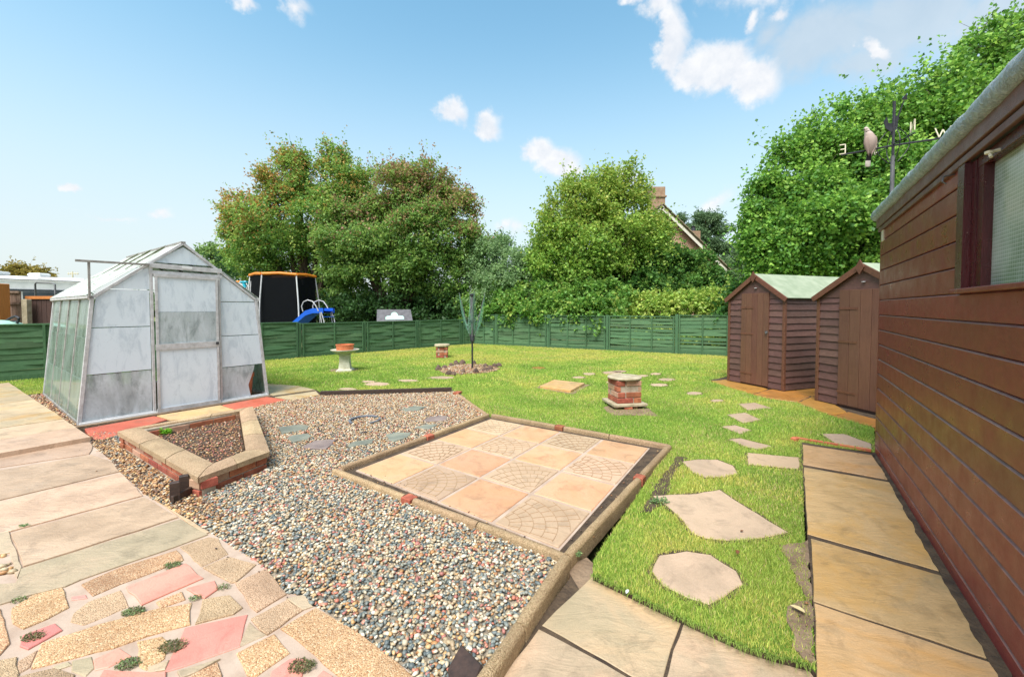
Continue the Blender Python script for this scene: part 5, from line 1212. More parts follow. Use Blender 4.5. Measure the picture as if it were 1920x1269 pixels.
def crown_points(lobes, n_clump, per, spread, rng, shell=.8, upb=.0, zmin=.02, jit=.12, shoots=.10, sub=.42):
    """leaf clumps on twigs, gathered in boughs over the lobes, with a few long shoots that break the outline"""
    Lb = np.array([l[:3] for l in lobes]); Rr = np.array([l[3:6] for l in lobes]); wts = (Rr[:, 0]*Rr[:, 2]+Rr[:, 0]*Rr[:, 1]); wts = wts/wts.sum()
    ns = 15; bd = rng.normal(size=(len(lobes), ns, 3)); bd /= np.linalg.norm(bd, axis=2, keepdims=True); bs = rng.uniform(.65, 1.35, (len(lobes), ns)); bo = rng.uniform(.60, .98, (len(lobes), ns))
    idx = rng.choice(len(lobes), n_clump, p=wts); sb = rng.integers(0, ns, n_clump)
    d0 = bd[idx, sb]; d = d0*.75+rng.normal(size=(n_clump, 3))*.75; d[:, 2] += .35+upb; d /= np.linalg.norm(d, axis=1, keepdims=True)
    rad = (.55+.45*rng.random(n_clump)**.5)*bs[idx, sb]*sub
    c = Lb[idx]+d0*Rr[idx]*bo[idx, sb][:, None]*shell*1.05+d*Rr[idx]*rad[:, None]*np.array([1, 1, .72])
    t = d+d0*.5+rng.normal(size=(n_clump, 3))*.4; t[:, 2] += .1; t /= np.linalg.norm(t, axis=1, keepdims=True)
    ln = spread*rng.uniform(.6, 1.5, n_clump)
    sh = rng.random(n_clump) < shoots; ln[sh] *= rng.uniform(1.8, 3.4, sh.sum()); t[sh, 2] += .55; t /= np.linalg.norm(t, axis=1, keepdims=True)
    u = rng.random((n_clump, per)); jw = np.where(sh, .16, .30)[:, None, None]*spread
    P = c[:, None]+t[:, None]*(ln[:, None, None]*(u[..., None]-.25))+rng.normal(size=(n_clump, per, 3))*jw
    ok = P[..., 2].reshape(-1) > zmin
    return c, t, ln, P.reshape(-1, 3), np.repeat(t, per, 0), np.repeat(np.arange(n_clump), per), ok
def foliage(name, parent, lobes, n_clump, per, spread, leaf, palette, seed, shape=4, asp=.65, zone=None, origin=(0, 0, 0), shell=.8, jit=.12, droop=.4, zmin=.02, upb=.0, flat=.45, mask=None, gain=1.0, shoots=.10, sub=.42):
    rng = np.random.default_rng(seed); c, t, ln, P, Tt, ci, ok = crown_points(lobes, n_clump, per, spread, rng, shell, upb, zmin, jit, shoots, sub)
    if mask is not None: ok &= mask(P)
    P = P[ok]; Tt = Tt[ok]; ci = ci[ok]; n = len(P)
    D = Tt+rng.normal(size=(n, 3))*.95; D[:, 2] -= droop; D /= np.linalg.norm(D, axis=1, keepdims=True)
    Nn = rng.normal(size=(n, 3))*.7; Nn[:, 2] += flat; Nn += Tt*.35
    pal = np.array([L(*p)[:3] for p in palette]); cl_t = rng.random(len(c)); k = len(pal)
    f = np.clip(cl_t[ci]*.55+rng.random(n)*.45, 0, .999)*(k-1); i0 = f.astype(int); fr = (f-i0)[:, None]; col = pal[i0]*(1-fr)+pal[i0+1]*fr
    col = col*(rng.uniform(1.0, 1.7, n)[:, None])
    if zone is not None: col = zone(P, col, rng, ci, cl_t)
    col = col*gain
    V, F, C = leaves(P, Nn, D, leaf*rng.uniform(.6, 1.25, n), np.clip(col, 0, 1), shape=shape, asp=asp)
    return big(name, V, F, 'leaf', C, parent, origin=origin), c, t, ln
def limbs(name, parent, base, tops, r0, mat='bark', seed=0, forks=None, twigs=None):
    rr = random.Random(seed); mb = MB(); base = Vector(base)
    for tp in tops:
        tp = Vector(tp[:3]); m = 5; pts = [base]; mid = base.lerp(tp, .5); 
        for i in range(1, m+1):
            u = i/m; q = base.lerp(tp, u); q = Vector((base.x+(tp.x-base.x)*u**1.5, base.y+(tp.y-base.y)*u**1.5, q.z)); pts.append(q+Vector((rr.uniform(-.06, .06), rr.uniform(-.06, .06), 0)))
        mb.tube(pts, [r0*(1-.85*i/m) for i in range(m+1)], 7)
    if twigs is not None:
        c, t, ln = twigs
        for i in range(0, len(c), max(1, len(c)//700)):
            a = Vector(c[i]-t[i]*ln[i]*.9); b = Vector(c[i]+t[i]*ln[i]*.8); mb.tube([a, b], [.008, .003], 3, False)
    return obj(name, mb, mat, parent, smooth=True)
def P3(px, py, Y): return tuple(W(px, py, Y))
def lobe(px, py, Y, rpx, rpy=None, ry=None):
    q = W(px, py, Y); k = Y/FPX; rx = rpx*k; rz = (rpy or rpx)*k; return (q.x, q.y, q.z, rx, ry if ry else (rx+rz)/2, rz)
def tree(name, label, cat, base, lobes, r0, group=None, tk=None, **kw):
    base = Vector(base); root = thing(name, tuple(base), label, cat, group)
    cr, c, t, ln = foliage('crown', root, lobes, origin=tuple(base), **kw)
    limbs('trunk', root, base, [(l[0], l[1], l[2]) for l in lobes[:tk or 9]], r0, seed=kw.get('seed', 1), twigs=(c, t, ln)); return root
autumn1 = [(50,84,44),(72,108,50),(92,124,56),(114,134,62),(130,138,68)]
def zone_l(P, col, rng, ci, cl):
    # rusty and golden upper left, green below
    z = P[:, 2]; x = P[:, 0]; w = np.clip((z-3.6)/3.2, 0, 1)*.65+np.clip((-8.9-x)/2.5, 0, 1)*np.clip((z-2.8)/2, 0, 1)*.6; pick = (cl[ci]*.6+rng.random(len(P))*.4) < w*.48
    a = np.array([L(*c)[:3] for c in ((166,140,74), (178,146,76), (158,118,70), (140,134,72))]); k = rng.integers(0, 4, len(P)); col[pick] = a[k[pick]]*rng.uniform(.75, 1.15, pick.sum())[:, None]; return col
def zone_r(P, col, rng, ci, cl):
    z = P[:, 2]; x = P[:, 0]; w = np.clip((z-2.9)/3.6, 0, 1)*.75+np.clip((x+2.9)/1.6, 0, 1)*np.clip((z-3.4)/1, 0, 1)*.3; pick = (cl[ci]*.6+rng.random(len(P))*.4) < w*.72
    a = np.array([L(*c)[:3] for c in ((158,122,98), (148,124,86), (142,110,92), (156,138,84), (134,134,80))]); k = rng.integers(0, 5, len(P)); col[pick] = a[k[pick]]*rng.uniform(.75, 1.15, pick.sum())[:, None]; return col
Y1 = 18.5
tree('autumn_tree', 'broad green tree with golden and orange leaves, leftmost behind the trampoline', 'tree', (W(575, 577, Y1).x, Y1, -.2),
     [lobe(560,420,Y1,95,70), lobe(470,420,Y1,52,42), lobe(545,340,Y1,52,45), lobe(620,350,Y1,55,48), lobe(500,480,Y1,75,50), lobe(640,440,Y1,80,80), lobe(452,395,Y1,36,28), lobe(505,350,Y1,22,22), lobe(560,300,Y1,20,16), lobe(625,300,Y1,26,18), lobe(590,500,Y1,95,50), lobe(455,455,Y1,40,35), lobe(668,360,Y1,44,40), lobe(530,305,Y1,14,22), lobe(550,288,Y1,7,16), lobe(612,285,Y1,8,18), lobe(498,335,Y1,7,16), lobe(640,290,Y1,7,14), lobe(425,372,Y1,8,10)], .22,
     group='trees with autumn tints', seed=3, n_clump=8200, per=13, spread=.28, leaf=.115, palette=autumn1, zone=zone_l, gain=1.3, shell=.72, shoots=.16)
Y2 = 17.0
tree('autumn_tree', 'wide spreading tree with reddish upper leaves, right of the trampoline', 'tree', (W(735, 577, Y2).x, Y2, -.2),
     [lobe(745,430,Y2,110,70), lobe(680,440,Y2,90,60), lobe(800,380,Y2,62,52), lobe(850,395,Y2,46,32), lobe(740,350,Y2,70,38), lobe(640,420,Y2,50,32), lobe(850,450,Y2,56,48), lobe(710,500,Y2,95,45), lobe(790,500,Y2,90,50), lobe(835,525,Y2,60,46), lobe(800,335,Y2,40,25), lobe(640,500,Y2,36,38), lobe(870,480,Y2,34,36), lobe(765,340,Y2,30,26), lobe(660,545,Y2,30,20), lobe(800,308,Y2,8,16), lobe(760,318,Y2,7,14), lobe(840,340,Y2,10,12), lobe(885,385,Y2,14,10), lobe(720,318,Y2,7,14)], .22,
     group='trees with autumn tints', seed=4, n_clump=9000, per=13, spread=.26, leaf=.11, palette=[(56,84,44),(78,110,52),(100,126,60),(124,138,70)], zone=zone_r, gain=1.3, shell=.72, shoots=.16)
# undergrowth hedge behind the left fence
def hedge(name, label, cat, lobes, seed, n_clump, per, spread, leaf, palette, base=None, **kw):
    c = np.mean(np.array(lobes)[:, :3], 0); b = base or (float(c[0]), float(c[1]), -.2); root = thing(name, b, label, cat); cr, cc_, t, ln = foliage('foliage', root, lobes, n_clump, per, spread, leaf, palette, seed, origin=b, **kw)
    limbs('stems', root, (b[0], b[1], b[2]), [(l[0], l[1], l[2]) for l in lobes[:10]], .05, seed=seed); return root
hedge('laurel_hedge', 'dark dense laurel hedge in the shade beneath the autumn trees', 'hedge', [lobe(px, 575, 19.5, 48, 42, 1.0) for px in range(470, 900, 38)]+[lobe(px, 600, 18.9, 46, 44, .8) for px in range(560, 900, 45)]+[lobe(px, 585, 16.3, 42, 30, .6) for px in range(640, 880, 40)]+[lobe(400, 500, 24, 26, 24), lobe(425, 520, 24, 26, 20)], 5, 3000, 12, .25, .15, [(36,64,34),(50,80,40),(64,96,48)])
hedge('willow_bush', 'soft grey-green bushy shrub between the autumn tree and the lime-green tree', 'bush', [lobe(915,505,16.8,42,52), lobe(960,510,17,48,48), lobe(1000,500,17.2,38,60), lobe(940,470,17.5,22,22), lobe(905,550,16.4,42,40), lobe(985,550,16.4,52,40), lobe(890,480,17.2,20,30)], 6, 3000, 13, .26, .12, [(80,112,72),(104,134,90),(130,154,108),(110,142,80)], asp=.45)
hedge('ivy_hedge', 'thick green ivy hedge spilling over the top of the back fence', 'hedge',
      [lobe(px, 590+random.uniform(-5, 5), 15.9-(px-890)*.0092, 34, 34, .55) for px in range(895, 1140, 24)]+[lobe(px, 560, 16.6-(px-890)*.0092, 36, 30, .6) for px in range(900, 1160, 30)], 7, 3600, 13, .18, .11, [(62,100,46),(84,126,54),(112,146,66),(144,154,74)], zone=None, asp=.85)
hedge('privet_hedge', 'low yellow-green hedge behind the gappy fence panels left of the small sheds', 'hedge',
      [lobe(px, 586-(px-1150)*.04, 14.6-(px-1130)*.0075, 34, 28, .5) for px in range(1140, 1420, 24)]+[lobe(px, 630, 14.4-(px-1130)*.0075, 34, 30, .4) for px in range(1140, 1420, 30)]+[lobe(1365, 560, 13.0, 34, 20, .5), lobe(1400, 560, 12.6, 30, 24, .5)], 8, 3600, 12, .17, .10, [(92,128,56),(120,150,66),(150,168,80),(178,180,100)], asp=.8)
hedge('ivy_bush', 'dark ivy-covered rounded bush below the house gable', 'bush', [lobe(1235,512,16.2,50,44), lobe(1278,508,16.2,52,42), lobe(1325,530,16.2,34,34), lobe(1262,480,16.4,34,22), lobe(1205,545,15.6,40,38), lobe(1310,548,15.6,36,34), lobe(1255,500,16.5,38,28), lobe(1160,560,15.2,42,30), lobe(1295,500,16.4,26,20)], 9, 3000, 13, .2, .12, [(44,80,40),(64,104,46),(88,126,56),(128,146,70)], asp=.8)
Y3 = 15.8
def zone_c(P, col, rng, ci, cl):
    z = P[:, 2]; w = np.clip((z-2.6)/2.6, 0, 1)*.75; pick = (cl[ci]*.5+rng.random(len(P))*.5) < w
    a = np.array([L(*c)[:3] for c in ((152,176,80), (136,164,70), (172,180,84), (118,152,64))]); k = rng.integers(0, 4, len(P)); col[pick] = a[k[pick]]*rng.uniform(.8, 1.15, pick.sum())[:, None]; return col
tree('lime_tree', 'yellow-green leafy tree rising in front of the house chimney', 'tree', (W(1115, 577, Y3).x, Y3, -.2),
     [lobe(1110,460,Y3,85,75), lobe(1050,430,Y3,44,50), lobe(1110,390,Y3,52,45), lobe(1165,400,Y3,52,46), lobe(1200,450,Y3,44,46), lobe(1040,490,Y3,45,45), lobe(1075,370,Y3,30,26), lobe(1185,350,Y3,26,24), lobe(1140,350,Y3,26,22), lobe(1100,520,Y3,85,50), lobe(1185,510,Y3,50,50), lobe(1238,455,Y3,26,30), lobe(1215,490,Y3,36,34), lobe(1035,395,Y3,16,18), lobe(1228,420,Y3,16,16), lobe(1105,345,Y3,9,24), lobe(1180,325,Y3,9,20), lobe(1145,330,Y3,8,18), lobe(1070,355,Y3,8,20), lobe(1035,375,Y3,7,18), lobe(1205,360,Y3,8,18)], .16,
     seed=10, n_clump=6400, per=12, spread=.30, leaf=.105, palette=[(66,106,46),(98,136,56),(128,156,66),(150,168,76)], zone=zone_c, shell=.7, asp=.8, shoots=.25)
# big trees on the right
Y4 = 10.6
pal_r = [(54,92,42),(84,128,54),(118,156,66),(156,184,88)]
tree('sycamore_tree', 'large bright green leafy tree towering behind the small sheds', 'tree', (W(1580, 577, Y4).x, Y4, -.2),
     [lobe(1560,410,Y4,120,100), lobe(1470,440,Y4,60,60), lobe(1500,345,Y4,62,52), lobe(1560,290,Y4,46,42), lobe(1640,255,Y4,50,50), lobe(1450,380,Y4,40,40), lobe(1650,360,Y4,100,100), lobe(1440,490,Y4,50,45), lobe(1520,490,Y4,80,50), lobe(1600,470,Y4,90,60), lobe(1425,345,Y4,14,12), lobe(1475,285,Y4,22,22), lobe(1530,250,Y4,16,28), lobe(1590,215,Y4,14,30), lobe(1620,205,Y4,10,22), lobe(1500,275,Y4,10,24), lobe(1445,335,Y4,10,22), lobe(1565,228,Y4,8,20), lobe(1660,205,Y4,16,34), lobe(1420,440,Y4,30,30), lobe(1445,520,Y4,40,35)], .2,
     seed=12, n_clump=10500, per=12, spread=.25, leaf=.092, palette=pal_r, shape=4, asp=.8, shell=.74, shoots=.24, sub=.46)
Y5 = 9.6
tree('sycamore_tree', 'tallest bright green leafy tree at the right edge above the large shed roof', 'tree', (W(1830, 577, Y5).x, Y5, -.2),
     [lobe(1790,290,Y5,100,100), lobe(1720,340,Y5,78,86), lobe(1755,215,Y5,44,52), lobe(1850,200,Y5,80,72), lobe(1900,130,Y5,48,42), lobe(1930,260,Y5,105,105), lobe(1775,150,Y5,18,36), lobe(1835,110,Y5,24,34), lobe(1700,230,Y5,24,34), lobe(1880,75,Y5,20,26), lobe(1740,140,Y5,10,28), lobe(1805,110,Y5,10,26), lobe(1680,185,Y5,9,26), lobe(1855,65,Y5,9,22), lobe(1905,45,Y5,12,24), lobe(1960,90,Y5,50,45), lobe(1850,380,Y5,120,90), lobe(2050,200,Y5,120,120), lobe(1750,420,Y5,80,80)], .22,
     seed=13, n_clump=9500, per=12, spread=.24, leaf=.09, palette=pal_r, shape=4, asp=.8, shell=.74, shoots=.24, sub=.46)
hedge('dark_hedge', 'dark green hedge filling the space behind the small sheds', 'hedge', [lobe(px, 575, 11.6-(px-1400)*.004, 50, 50, .7) for px in range(1415, 1720, 38)], 14, 2200, 12, .22, .12, [(40,74,34),(58,98,42),(80,120,52)], asp=.8)
# pine and far trees
YP = 40
PN = thing('pine_tree', (W(1330, 577, YP).x, YP, -.2), 'scots pine with layered dark crown and bare orange trunk beyond the house', 'pine tree')
pl_ = [lobe(*q) for q in ((1325,412,YP,30,14), (1300,432,YP,26,12), (1352,430,YP,24,11), (1290,462,YP,24,12), (1350,462,YP,26,12), (1322,448,YP,26,12), (1375,470,YP,18,9), (1305,485,YP,26,12), (1345,490,YP,22,10), (1275,412,YP,10,12), (1365,505,YP,34,18))]
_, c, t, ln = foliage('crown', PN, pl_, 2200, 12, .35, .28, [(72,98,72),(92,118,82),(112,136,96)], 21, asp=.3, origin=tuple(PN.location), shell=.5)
limbs('trunk', PN, PN.location, [(pl_[5][0], YP, pl_[0][2]), (pl_[1][0], YP, pl_[1][2]), (pl_[4][0], YP, pl_[4][2]), (pl_[9][0], YP, pl_[9][2])], .28, 'pinebark', 2)
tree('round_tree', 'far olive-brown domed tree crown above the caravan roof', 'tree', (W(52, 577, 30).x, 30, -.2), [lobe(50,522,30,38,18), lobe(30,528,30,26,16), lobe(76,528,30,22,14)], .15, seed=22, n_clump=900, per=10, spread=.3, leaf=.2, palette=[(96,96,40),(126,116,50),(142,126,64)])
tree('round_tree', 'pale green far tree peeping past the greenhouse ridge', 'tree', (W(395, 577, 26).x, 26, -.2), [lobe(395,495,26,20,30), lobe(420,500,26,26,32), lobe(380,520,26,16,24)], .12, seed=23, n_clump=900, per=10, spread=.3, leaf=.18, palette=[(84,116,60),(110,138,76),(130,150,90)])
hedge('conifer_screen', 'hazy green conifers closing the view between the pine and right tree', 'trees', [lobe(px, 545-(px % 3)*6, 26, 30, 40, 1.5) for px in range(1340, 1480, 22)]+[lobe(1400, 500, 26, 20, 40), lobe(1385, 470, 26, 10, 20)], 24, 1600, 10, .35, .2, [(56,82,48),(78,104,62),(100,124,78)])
# far tree line so that no bare horizon shows between things
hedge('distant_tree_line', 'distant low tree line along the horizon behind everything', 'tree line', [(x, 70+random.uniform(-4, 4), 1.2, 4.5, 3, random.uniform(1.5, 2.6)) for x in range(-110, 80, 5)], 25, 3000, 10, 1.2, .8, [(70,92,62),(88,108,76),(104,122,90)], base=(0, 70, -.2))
# ---------------------------------------------------------------- gravel
def ico():
    p = (1+5**.5)/2; v = np.array([(-1,p,0),(1,p,0),(-1,-p,0),(1,-p,0),(0,-1,p),(0,1,p),(0,-1,-p),(0,1,-p),(p,0,-1),(p,0,1),(-p,0,-1),(-p,0,1)], float); v /= np.linalg.norm(v[0])
    f = np.array([(0,11,5),(0,5,1),(0,1,7),(0,7,10),(0,10,11),(1,5,9),(5,11,4),(11,10,2),(10,7,6),(7,1,8),(3,9,4),(3,4,2),(3,2,6),(3,6,8),(3,8,9),(4,9,5),(2,4,11),(6,2,10),(8,6,7),(9,8,1)]); return v, f
IV, IF = ico(); OV = np.array([(1,0,0),(-1,0,0),(0,1,0),(0,-1,0),(0,0,1),(0,0,-1)], float); OF = np.array([(0,2,4),(2,1,4),(1,3,4),(3,0,4),(2,0,5),(1,2,5),(3,1,5),(0,3,5)])
def pebbles(XY, Z0, r, col, rng, low=False):
    n = len(XY); BV, BF = (OV, OF) if low else (IV, IF); k = len(BV)
    sc_ = r[:, None]*np.stack([rng.uniform(.9, 1.5, n), rng.uniform(.7, 1.05, n), rng.uniform(.45, .75, n)], 1)
    a = rng.uniform(0, 2*PI, n); tx = rng.normal(size=n)*.4
    V = BV[None]*sc_[:, None]*(1+rng.normal(size=(n, k, 1))*.13)
    y = V[..., 1]*np.cos(tx)[:, None]-V[..., 2]*np.sin(tx)[:, None]; z = V[..., 1]*np.sin(tx)[:, None]+V[..., 2]*np.cos(tx)[:, None]; x = V[..., 0]
    V = np.stack([x*np.cos(a)[:, None]-y*np.sin(a)[:, None]+XY[:, None, 0], x*np.sin(a)[:, None]+y*np.cos(a)[:, None]+XY[:, None, 1], z+Z0[:, None]], 2)
    F = (np.arange(n)[:, None, None]*k+BF[None]); return V.reshape(-1, 3), F.reshape(-1, 3), np.repeat(col, k, 0)
def scatter(poly, dens, rng):
    p = np.array([q[:2] for q in poly]); lo, hi = p.min(0), p.max(0); n = int(dens*(hi[0]-lo[0])*(hi[1]-lo[1])); X = rng.uniform(lo, hi, (n, 2)); return X[inpoly(X, p)]
cream = [(186,168,136),(174,154,122),(194,180,154),(164,144,114),(204,194,174)]; bluegrey = [(120,126,120),(104,112,110),(140,142,134),(92,102,102),(128,130,118)]
redd = [(176,108,88),(190,130,108),(160,104,94)]; tan = [(188,148,98),(166,122,78),(202,168,120),(150,106,70)]; brown = [(110,84,66),(88,70,60),(140,110,84)]
def pal(names, w, n, rng):
    P_ = [L(*c)[:3] for s_ in names for c in s_]; ww = np.array([wi/len(s_) for s_, wi in zip(names, w) for c in s_]); ww = ww/ww.sum(); return np.array(P_)[rng.choice(len(P_), n, p=ww)]
rng = np.random.default_rng(5)
X = scatter(gravel_poly, 5600, rng); X = X[~inpoly(X, planter_out)]
pads_sl = [pp(P) for P in slates]
for P in pads_sl: X = X[~inpoly(X, P)]
far = X[:, 1] > 3.7
# colour zones: golden brown left of the planter, blue grey in front, tan at the back
ax = X[:, 0]; ay = X[:, 1]
pbl = np.array(A_[:2]); pbr = np.array(B_[:2]); dline = np.array([pbr[1]-pbl[1], -(pbr[0]-pbl[0])]); dline /= np.linalg.norm(dline)
side = (X-pbl) @ dline
left = ((side > -.02) if ((np.array(ctr[:2])-pbl) @ dline) < 0 else (side < .02)) & (ax < -1.95+rng.normal(size=len(X))*.12)
back = np.clip((ay-3.0+rng.normal(size=len(X))*.5)/1.6, 0, 1)
col = pal([cream, bluegrey, redd, tan], [.42, .38, .1, .1], len(X), rng); colb = pal([cream, bluegrey, redd, tan, brown], [.5, .1, .1, .22, .08], len(X), rng); coll = pal([tan, brown, cream, bluegrey], [.5, .28, .14, .08], len(X), rng)
m = rng.random(len(X)) < back; col[m] = colb[m]; col[left] = coll[left]
col = col*rng.uniform(.85, 1.15, (len(X), 1)); r = rng.uniform(.0062, .0118, len(X))*np.where(rng.random(len(X)) < .06, 1.5, 1); Z0 = rng.uniform(-.004, .012, len(X))
Vs, Fs, Cs = [], [], []; off_ = 0
for msk, low in ((~far, False), (far, True)):
    V, F, C = pebbles(X[msk], Z0[msk], r[msk]*(1.0 if not low else 1.12), col[msk], rng, low); Vs.append(V); Fs.append(F+off_); Cs.append(C); off_ += len(V)
g = big('gravel', np.concatenate(Vs), np.concatenate(Fs), 'pebble', np.clip(np.concatenate(Cs), 0, 1), smooth=True); tag(g, 'multicoloured loose gravel of cream, blue-grey and red pebbles filling the bed', 'gravel', kind='stuff')
# planter gravel and dryer patch
X = scatter(planter_in, 2600, rng); X = np.array(ctr[:2])+(X-np.array(ctr[:2]))*.97; V, F, C = pebbles(X, rng.uniform(.052, .066, len(X)), rng.uniform(.006, .012, len(X)), pal([tan, brown, redd, cream], [.25, .45, .2, .1], len(X), rng), rng, True)
g = big('gravel', V, F, 'pebble', C, smooth=True); tag(g, 'reddish brown gravel filling the brick planter', 'gravel', kind='stuff')
X = scatter(rg, 1500, rng); V, F, C = pebbles(X, rng.uniform(.01, .024, len(X)), rng.uniform(.009, .018, len(X)), pal([tan, brown, redd, cream], [.3, .2, .15, .35], len(X), rng), rng, True)
g = big('gravel', V, F, 'pebble', C); tag(g, 'pinkish gravel inside the rock ring of the clothes line', 'gravel', kind='stuff')
Q = [tuple((GA-gu*.01+gv*0)[:2]), tuple((GA-gu*.22)[:2]), tuple((GA-gu*.24+gv*2.9)[:2]), tuple((GA+gu*.0+gv*2.9)[:2])]
X = scatter(Q, 1800, rng); V, F, C = pebbles(X, rng.uniform(.004, .016, len(X)), rng.uniform(.008, .018, len(X)), pal([tan, brown, redd, cream], [.35, .3, .15, .2], len(X), rng), rng, True)
g = big('gravel', V, F, 'pebble', C); tag(g, 'brown gravel in the narrow gap between greenhouse and path slabs', 'gravel', kind='stuff')
# a scattering of crumbs of soil and grit in joints and on slabs
deb = []
for P, dens in ((pp([(672, 872), (640, 884), (1040, 1040), (1090, 1046), (1240, 848), (1225, 842), (1050, 1036)]), 500), (pp([(1496, 1120), (1527, 1125), (1532, 1250), (1498, 1240)]), 600), (pp([(160, 826), (600, 1142), (560, 1160), (120, 880)]), 60)): deb.append(scatter(P, dens, rng))
X = np.concatenate(deb); V, F, C = pebbles(X, rng.uniform(.006, .016, len(X)), rng.uniform(.003, .008, len(X)), pal([brown, tan], [.8, .2], len(X), rng), rng, True)
g = big('grit', V, F, 'pebble', C); tag(g, 'dark crumbs of grit and soil in paving joints', 'grit', kind='stuff')
# ---------------------------------------------------------------- grass
lp_ = np.array([q[:2] for q in lawn_poly])
stones_w = [np.array([q[:2] for q in pp(P)]) for P in steps]
bare = [np.array([q[:2] for q in P]) for P in soil_pads[len(steps):]]
excl = [np.array([q[:2] for q in pp(P)]) for P in ([(1012, 728), (1039, 716), (1096, 722), (1070, 737)],)]
gf = [np.array([tuple((GA-gu*.35-gv*.1)[:2]), tuple((GB+gu*.05-gv*.1)[:2]), tuple((GB+gu*.05+gv*(GL+.1))[:2]), tuple((GA-gu*.35+gv*(GL+.1))[:2])])]
spp = [np.array(pp([(1334, 713), (1372, 728), (1412, 740), (1442, 747), (1495, 754), (1558, 780), (1650, 803), (1650, 750), (1560, 722), (1470, 712), (1365, 706)]))]
def grass(lo, hi, dens, h, w, rng, seg):
    X = rng.uniform((lp_[:, 0].min(), lo), (lp_[:, 0].max(), hi), (int(dens*(lp_[:, 0].max()-lp_[:, 0].min())*(hi-lo)), 2))
    X = X[(np.abs(X[:, 0]) < X[:, 1]*1.32+.4)]; X = X[inpoly(X, lp_)]
    for e in stones_w+excl+gf+spp: X = X[~inpoly(X, e)]
    for e in bare: k = inpoly(X, e); X = X[~k | (rng.random(len(X)) < .3)]
    n = len(X); a = rng.uniform(0, 2*PI, n); lean = rng.uniform(.1, .75, n); H = h*rng.uniform(.5, 1.25, n)
    # patchy tone
    def nz_(s, o): return np.sin(X[:, 0]*s+o+1.7*np.sin(X[:, 1]*s*.7+o*2))*np.cos(X[:, 1]*s*1.1+o*3+1.3*np.sin(X[:, 0]*s*.8))
    p = .5+.28*nz_(1.3, .4)+.26*nz_(3.9, 1.9)+.14*nz_(9.1, .7)+.15*rng.normal(size=n); p += np.clip((X[:, 1]-9)/6, 0, .35); p = np.clip(p, 0, 1)[:, None]
    H = H*(1+.35*np.clip(nz_(2.9, 3), 0, 1))
    g0 = np.array(L(130,162,72)[:3]); g1 = np.array(L(168,192,90)[:3]); g2 = np.array(L(206,200,108)[:3])
    col = np.where(p < .55, g0+(g1-g0)*p/.55, g1+(g2-g1)*(p-.55)/.45); dry = rng.random(n) < .07+.16*np.clip(nz_(2.3, 5)-.1, 0, 1); col[dry] = np.array(L(200,184,130)[:3]); col = col*rng.uniform(.7, 1.25, (n, 1))
    c, s_ = np.cos(a), np.sin(a); b = rng.uniform(0, 2*PI, n); lx, ly = np.cos(b)*lean*H, np.sin(b)*lean*H; ww = w*rng.uniform(.7, 1.3, n)/2
    base = np.stack([X[:, 0], X[:, 1], np.full(n, -.002)], 1); sd_ = np.stack([c*ww, s_*ww, 0*ww], 1)
    tip = base+np.stack([lx, ly, H], 1)
    if seg == 1: V = np.stack([base-sd_, base+sd_, tip], 1).reshape(-1, 3); F = np.arange(n*3).reshape(-1, 3); return V, F, np.repeat(col, 3, 0)
    mid = base+np.stack([lx*.35, ly*.35, H*.6], 1); V = np.stack([base-sd_, base+sd_, mid+sd_*.8, mid-sd_*.8, tip], 1).reshape(-1, 3)
    F = (np.arange(n)[:, None, None]*5+np.array([[0, 1, 2], [0, 2, 3], [3, 2, 4]])).reshape(-1, 3); return V, F, np.repeat(col, 5, 0)
Vs, Fs, Cs = [], [], []; off_ = 0
for a in ((1.2, 2.6, 34000, .021, .0028, 3), (2.6, 4.2, 16000, .023, .004, 3), (4.2, 7.0, 6500, .026, .0075, 1), (7.0, 16, 2400, .028, .013, 1)):
    V, F, C = grass(a[0], a[1], a[2], a[3], a[4], rng, a[5]); Vs.append(V); Fs.append(F+off_); Cs.append(C); off_ += len(V)
E_ = [G(*q) for q in ((1518,1246),(1453,1229),(1402,1214),(1341,1187),(1272,1155),(1183,1112),(1112,1078))]; Xe = []
for i in range(len(E_)-1):
    k = int((E_[i+1]-E_[i]).length*900); t_e = rng.random(k); Xe.append(np.array([tuple(E_[i].lerp(E_[i+1], float(u))[:2]) for u in t_e])+rng.normal(size=(k, 2))*.008)
Xe = np.concatenate(Xe); n = len(Xe); H = rng.uniform(.02, .042, n); dv = rng.normal(size=(n, 2))*.5+np.array([-.35, -.75]); base_ = np.stack([Xe[:, 0], Xe[:, 1], np.full(n, -.002)], 1)
sdv = np.stack([-dv[:, 1], dv[:, 0], 0*H], 1); sdv = sdv/np.linalg.norm(sdv, axis=1, keepdims=True)*.0016
tipv = base_+np.stack([dv[:, 0]*H*.9, dv[:, 1]*H*.9, H*rng.uniform(-.3, .6, n)], 1); midv = base_+np.stack([dv[:, 0]*H*.45, dv[:, 1]*H*.45, H*.45], 1)
V = np.stack([base_-sdv, base_+sdv, midv+sdv*.8, midv-sdv*.8, tipv], 1).reshape(-1, 3); F = (np.arange(n)[:, None, None]*5+np.array([[0, 1, 2], [0, 2, 3], [3, 2, 4]])).reshape(-1, 3)
C = np.repeat(np.array(L(140,166,78)[:3])*rng.uniform(.6, 1.2, (n, 1)), 5, 0); Vs.append(V); Fs.append(F+off_); Cs.append(C); off_ += len(V)
g = big('grass', np.concatenate(Vs), np.concatenate(Fs), 'blade', np.clip(np.concatenate(Cs), 0, 1)); tag(g, 'bright green mown grass of the lawn with yellowish patches', 'grass', kind='stuff')
print('grass tris', sum(len(f) for f in Fs))
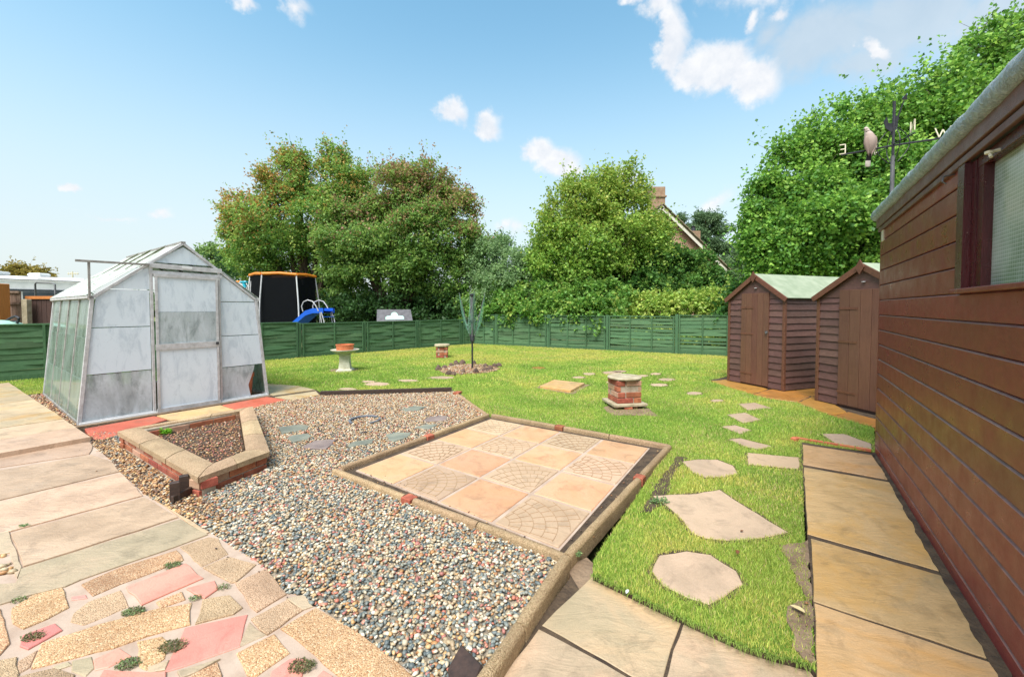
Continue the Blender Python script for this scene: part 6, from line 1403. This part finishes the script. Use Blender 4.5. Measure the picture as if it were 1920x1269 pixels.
# ---------------------------------------------------------------- moss, weeds, fallen leaves
def clump(name, px, py, r, n, pal_, label, cat, hgt=.02, z=0.01, sz=.012, asp=.5):
    q = G(px, py, z); rr = np.random.default_rng(int(px*7+py)); a = rr.uniform(0, 2*PI, n); d = np.sqrt(rr.random(n))*r
    P_ = np.stack([q.x+np.cos(a)*d*1.3, q.y+np.sin(a)*d*.8, z+rr.random(n)*hgt], 1); D = rr.normal(size=(n, 3)); D[:, 2] = np.abs(D[:, 2])*.5; Nn = rr.normal(size=(n, 3)); Nn[:, 2] += 1
    pa_ = np.array([L(*c)[:3] for c in pal_]); col = pa_[rr.integers(0, len(pa_), n)]*rr.uniform(.7, 1.2, (n, 1)); V, F, C = leaves(P_, Nn, D, sz*rr.uniform(.6, 1.3, n), col, asp=asp)
    o = big(name, V, F, 'leaf', C, origin=tuple(q)); return tag(o, label, cat)
mossp = [(112,120,76),(132,132,88),(144,122,96),(98,108,72)]; grn = [(124,156,100),(142,170,108),(110,142,96)]
for px, py, r, n, lb in ((a_1, a_2, a_3*.72, int(a_4*.6), a_5) for a_1, a_2, a_3, a_4, a_5 in ((324, 1061, .045, 600, 'thin moss tuft in the joint above the upper pink stone'), (36, 1126, .035, 200, 'green moss tuft by the grey slab edge at far left'), (62, 1196, .045, 600, 'dark moss on the small pink stone at far left'),
     (250, 1148, .05, 700, 'moss and small leaves right of the rounded buff stone'), (324, 1213, .055, 800, 'brownish moss beside the large pink stone'), (366, 1122, .03, 180, 'small green weed tuft right of the long gold stone'), (418, 1102, .035, 180, 'green weed in the joint beside the edge stones'),
     (566, 1250, .055, 900, 'moss mound on the pink stone at the bottom edge'), (240, 1246, .045, 600, 'low green moss among broken stones at the bottom'))):
    clump('moss_tuft', px, py, r, n, mossp if 'dark' in lb or 'brown' in lb or 'mound' in lb else mossp+grn, lb, 'moss', .012, .006, .007, .8)
clump('weed', 309, 813, .05, 160, [(110,170,40),(130,190,56)], 'small bright green weed growing in the planter', 'weed', .05, .06, .03)
clump('weed', 44, 986, .02, 80, grn, 'tiny green weed in the joint at the left edge of the slabs', 'weed', .012, .012, .01)
clump('weed', 1080, 1040, .025, 100, grn, 'small weed inside the near corner of the paved square', 'weed', .02, .012, .012)
clump('weed', 1236, 942, .05, 120, grn, 'weed tuft on bare soil beside the long kerb', 'weed', .03, .005, .02)
clump('weed', 1393, 735, .05, 140, grn, 'little pale weed at the foot of the first small shed corner', 'weed', .05, .005, .03) if False else None
def leafobj(px, py, s_, colr, lab, z=.02, yaw=0):
    q = G(px, py, z); mb = MB(); k = 8
    out = [(math.cos(2*PI*i/k)*s_*(1 if i else 1.3), math.sin(2*PI*i/k)*s_*.5) for i in range(k)]
    R = Matrix.Rotation(yaw, 3, 'Z'); ve = [(0, 0, .0)]+[tuple(R @ Vector((x, y, abs(y)*.6+.003))) for x, y in out]
    mb.add([(q.x+a, q.y+b, q.z+c) for a, b, c in ve], [(0, i+1, (i+1) % k+1) for i in range(k)]); o = obj('fallen_leaf', mb, colr); tag(o, lab, 'leaf'); return o
M['dryleaf'] = M_basic('dry_leaf', L(176,160,110), L(200,186,140), 20, .7, .2); M['brownleaf'] = M_basic('brown_leaf', L(96,62,40), L(126,84,52), 20, .7, .2)
leafobj(1497, 1143, .026, 'dryleaf', 'pale curled leaf on the bare strip beside the golden slabs', .02, 2.2); leafobj(446, 1020, .02, 'brownleaf', 'brown leaf at the gravel edge near the patio corner', .02, .6)
leafobj(1391, 996, .012, 'brownleaf', 'tiny brown leaf on the largest stepping stone', .015, .4); leafobj(714, 916, .012, 'brownleaf', 'small brown leaf on a fan patterned tile', .02, 1.4); leafobj(1383, 1036, .02, 'brownleaf', 'brown leaf on the grass between two big stepping stones', .035, 1.)
leafobj(1176, 1110, .015, 'white_paint', 'small white chip at the grass edge above the grey slab', .01, 1.)
# pebbles in the little drain square at far left
X = scatter(pp([(-60, 1040), (16, 1036), (34, 1084), (-60, 1100)]), 500, rng); V, F, C = pebbles(X, rng.uniform(.006, .012, len(X)), rng.uniform(.012, .02, len(X)), pal([tan, cream], [.6, .4], len(X), rng), rng); g = big('gravel', V, F, 'pebble', C, smooth=True); tag(g, 'large golden pebbles in the small recess at the far left edge', 'gravel', kind='stuff')
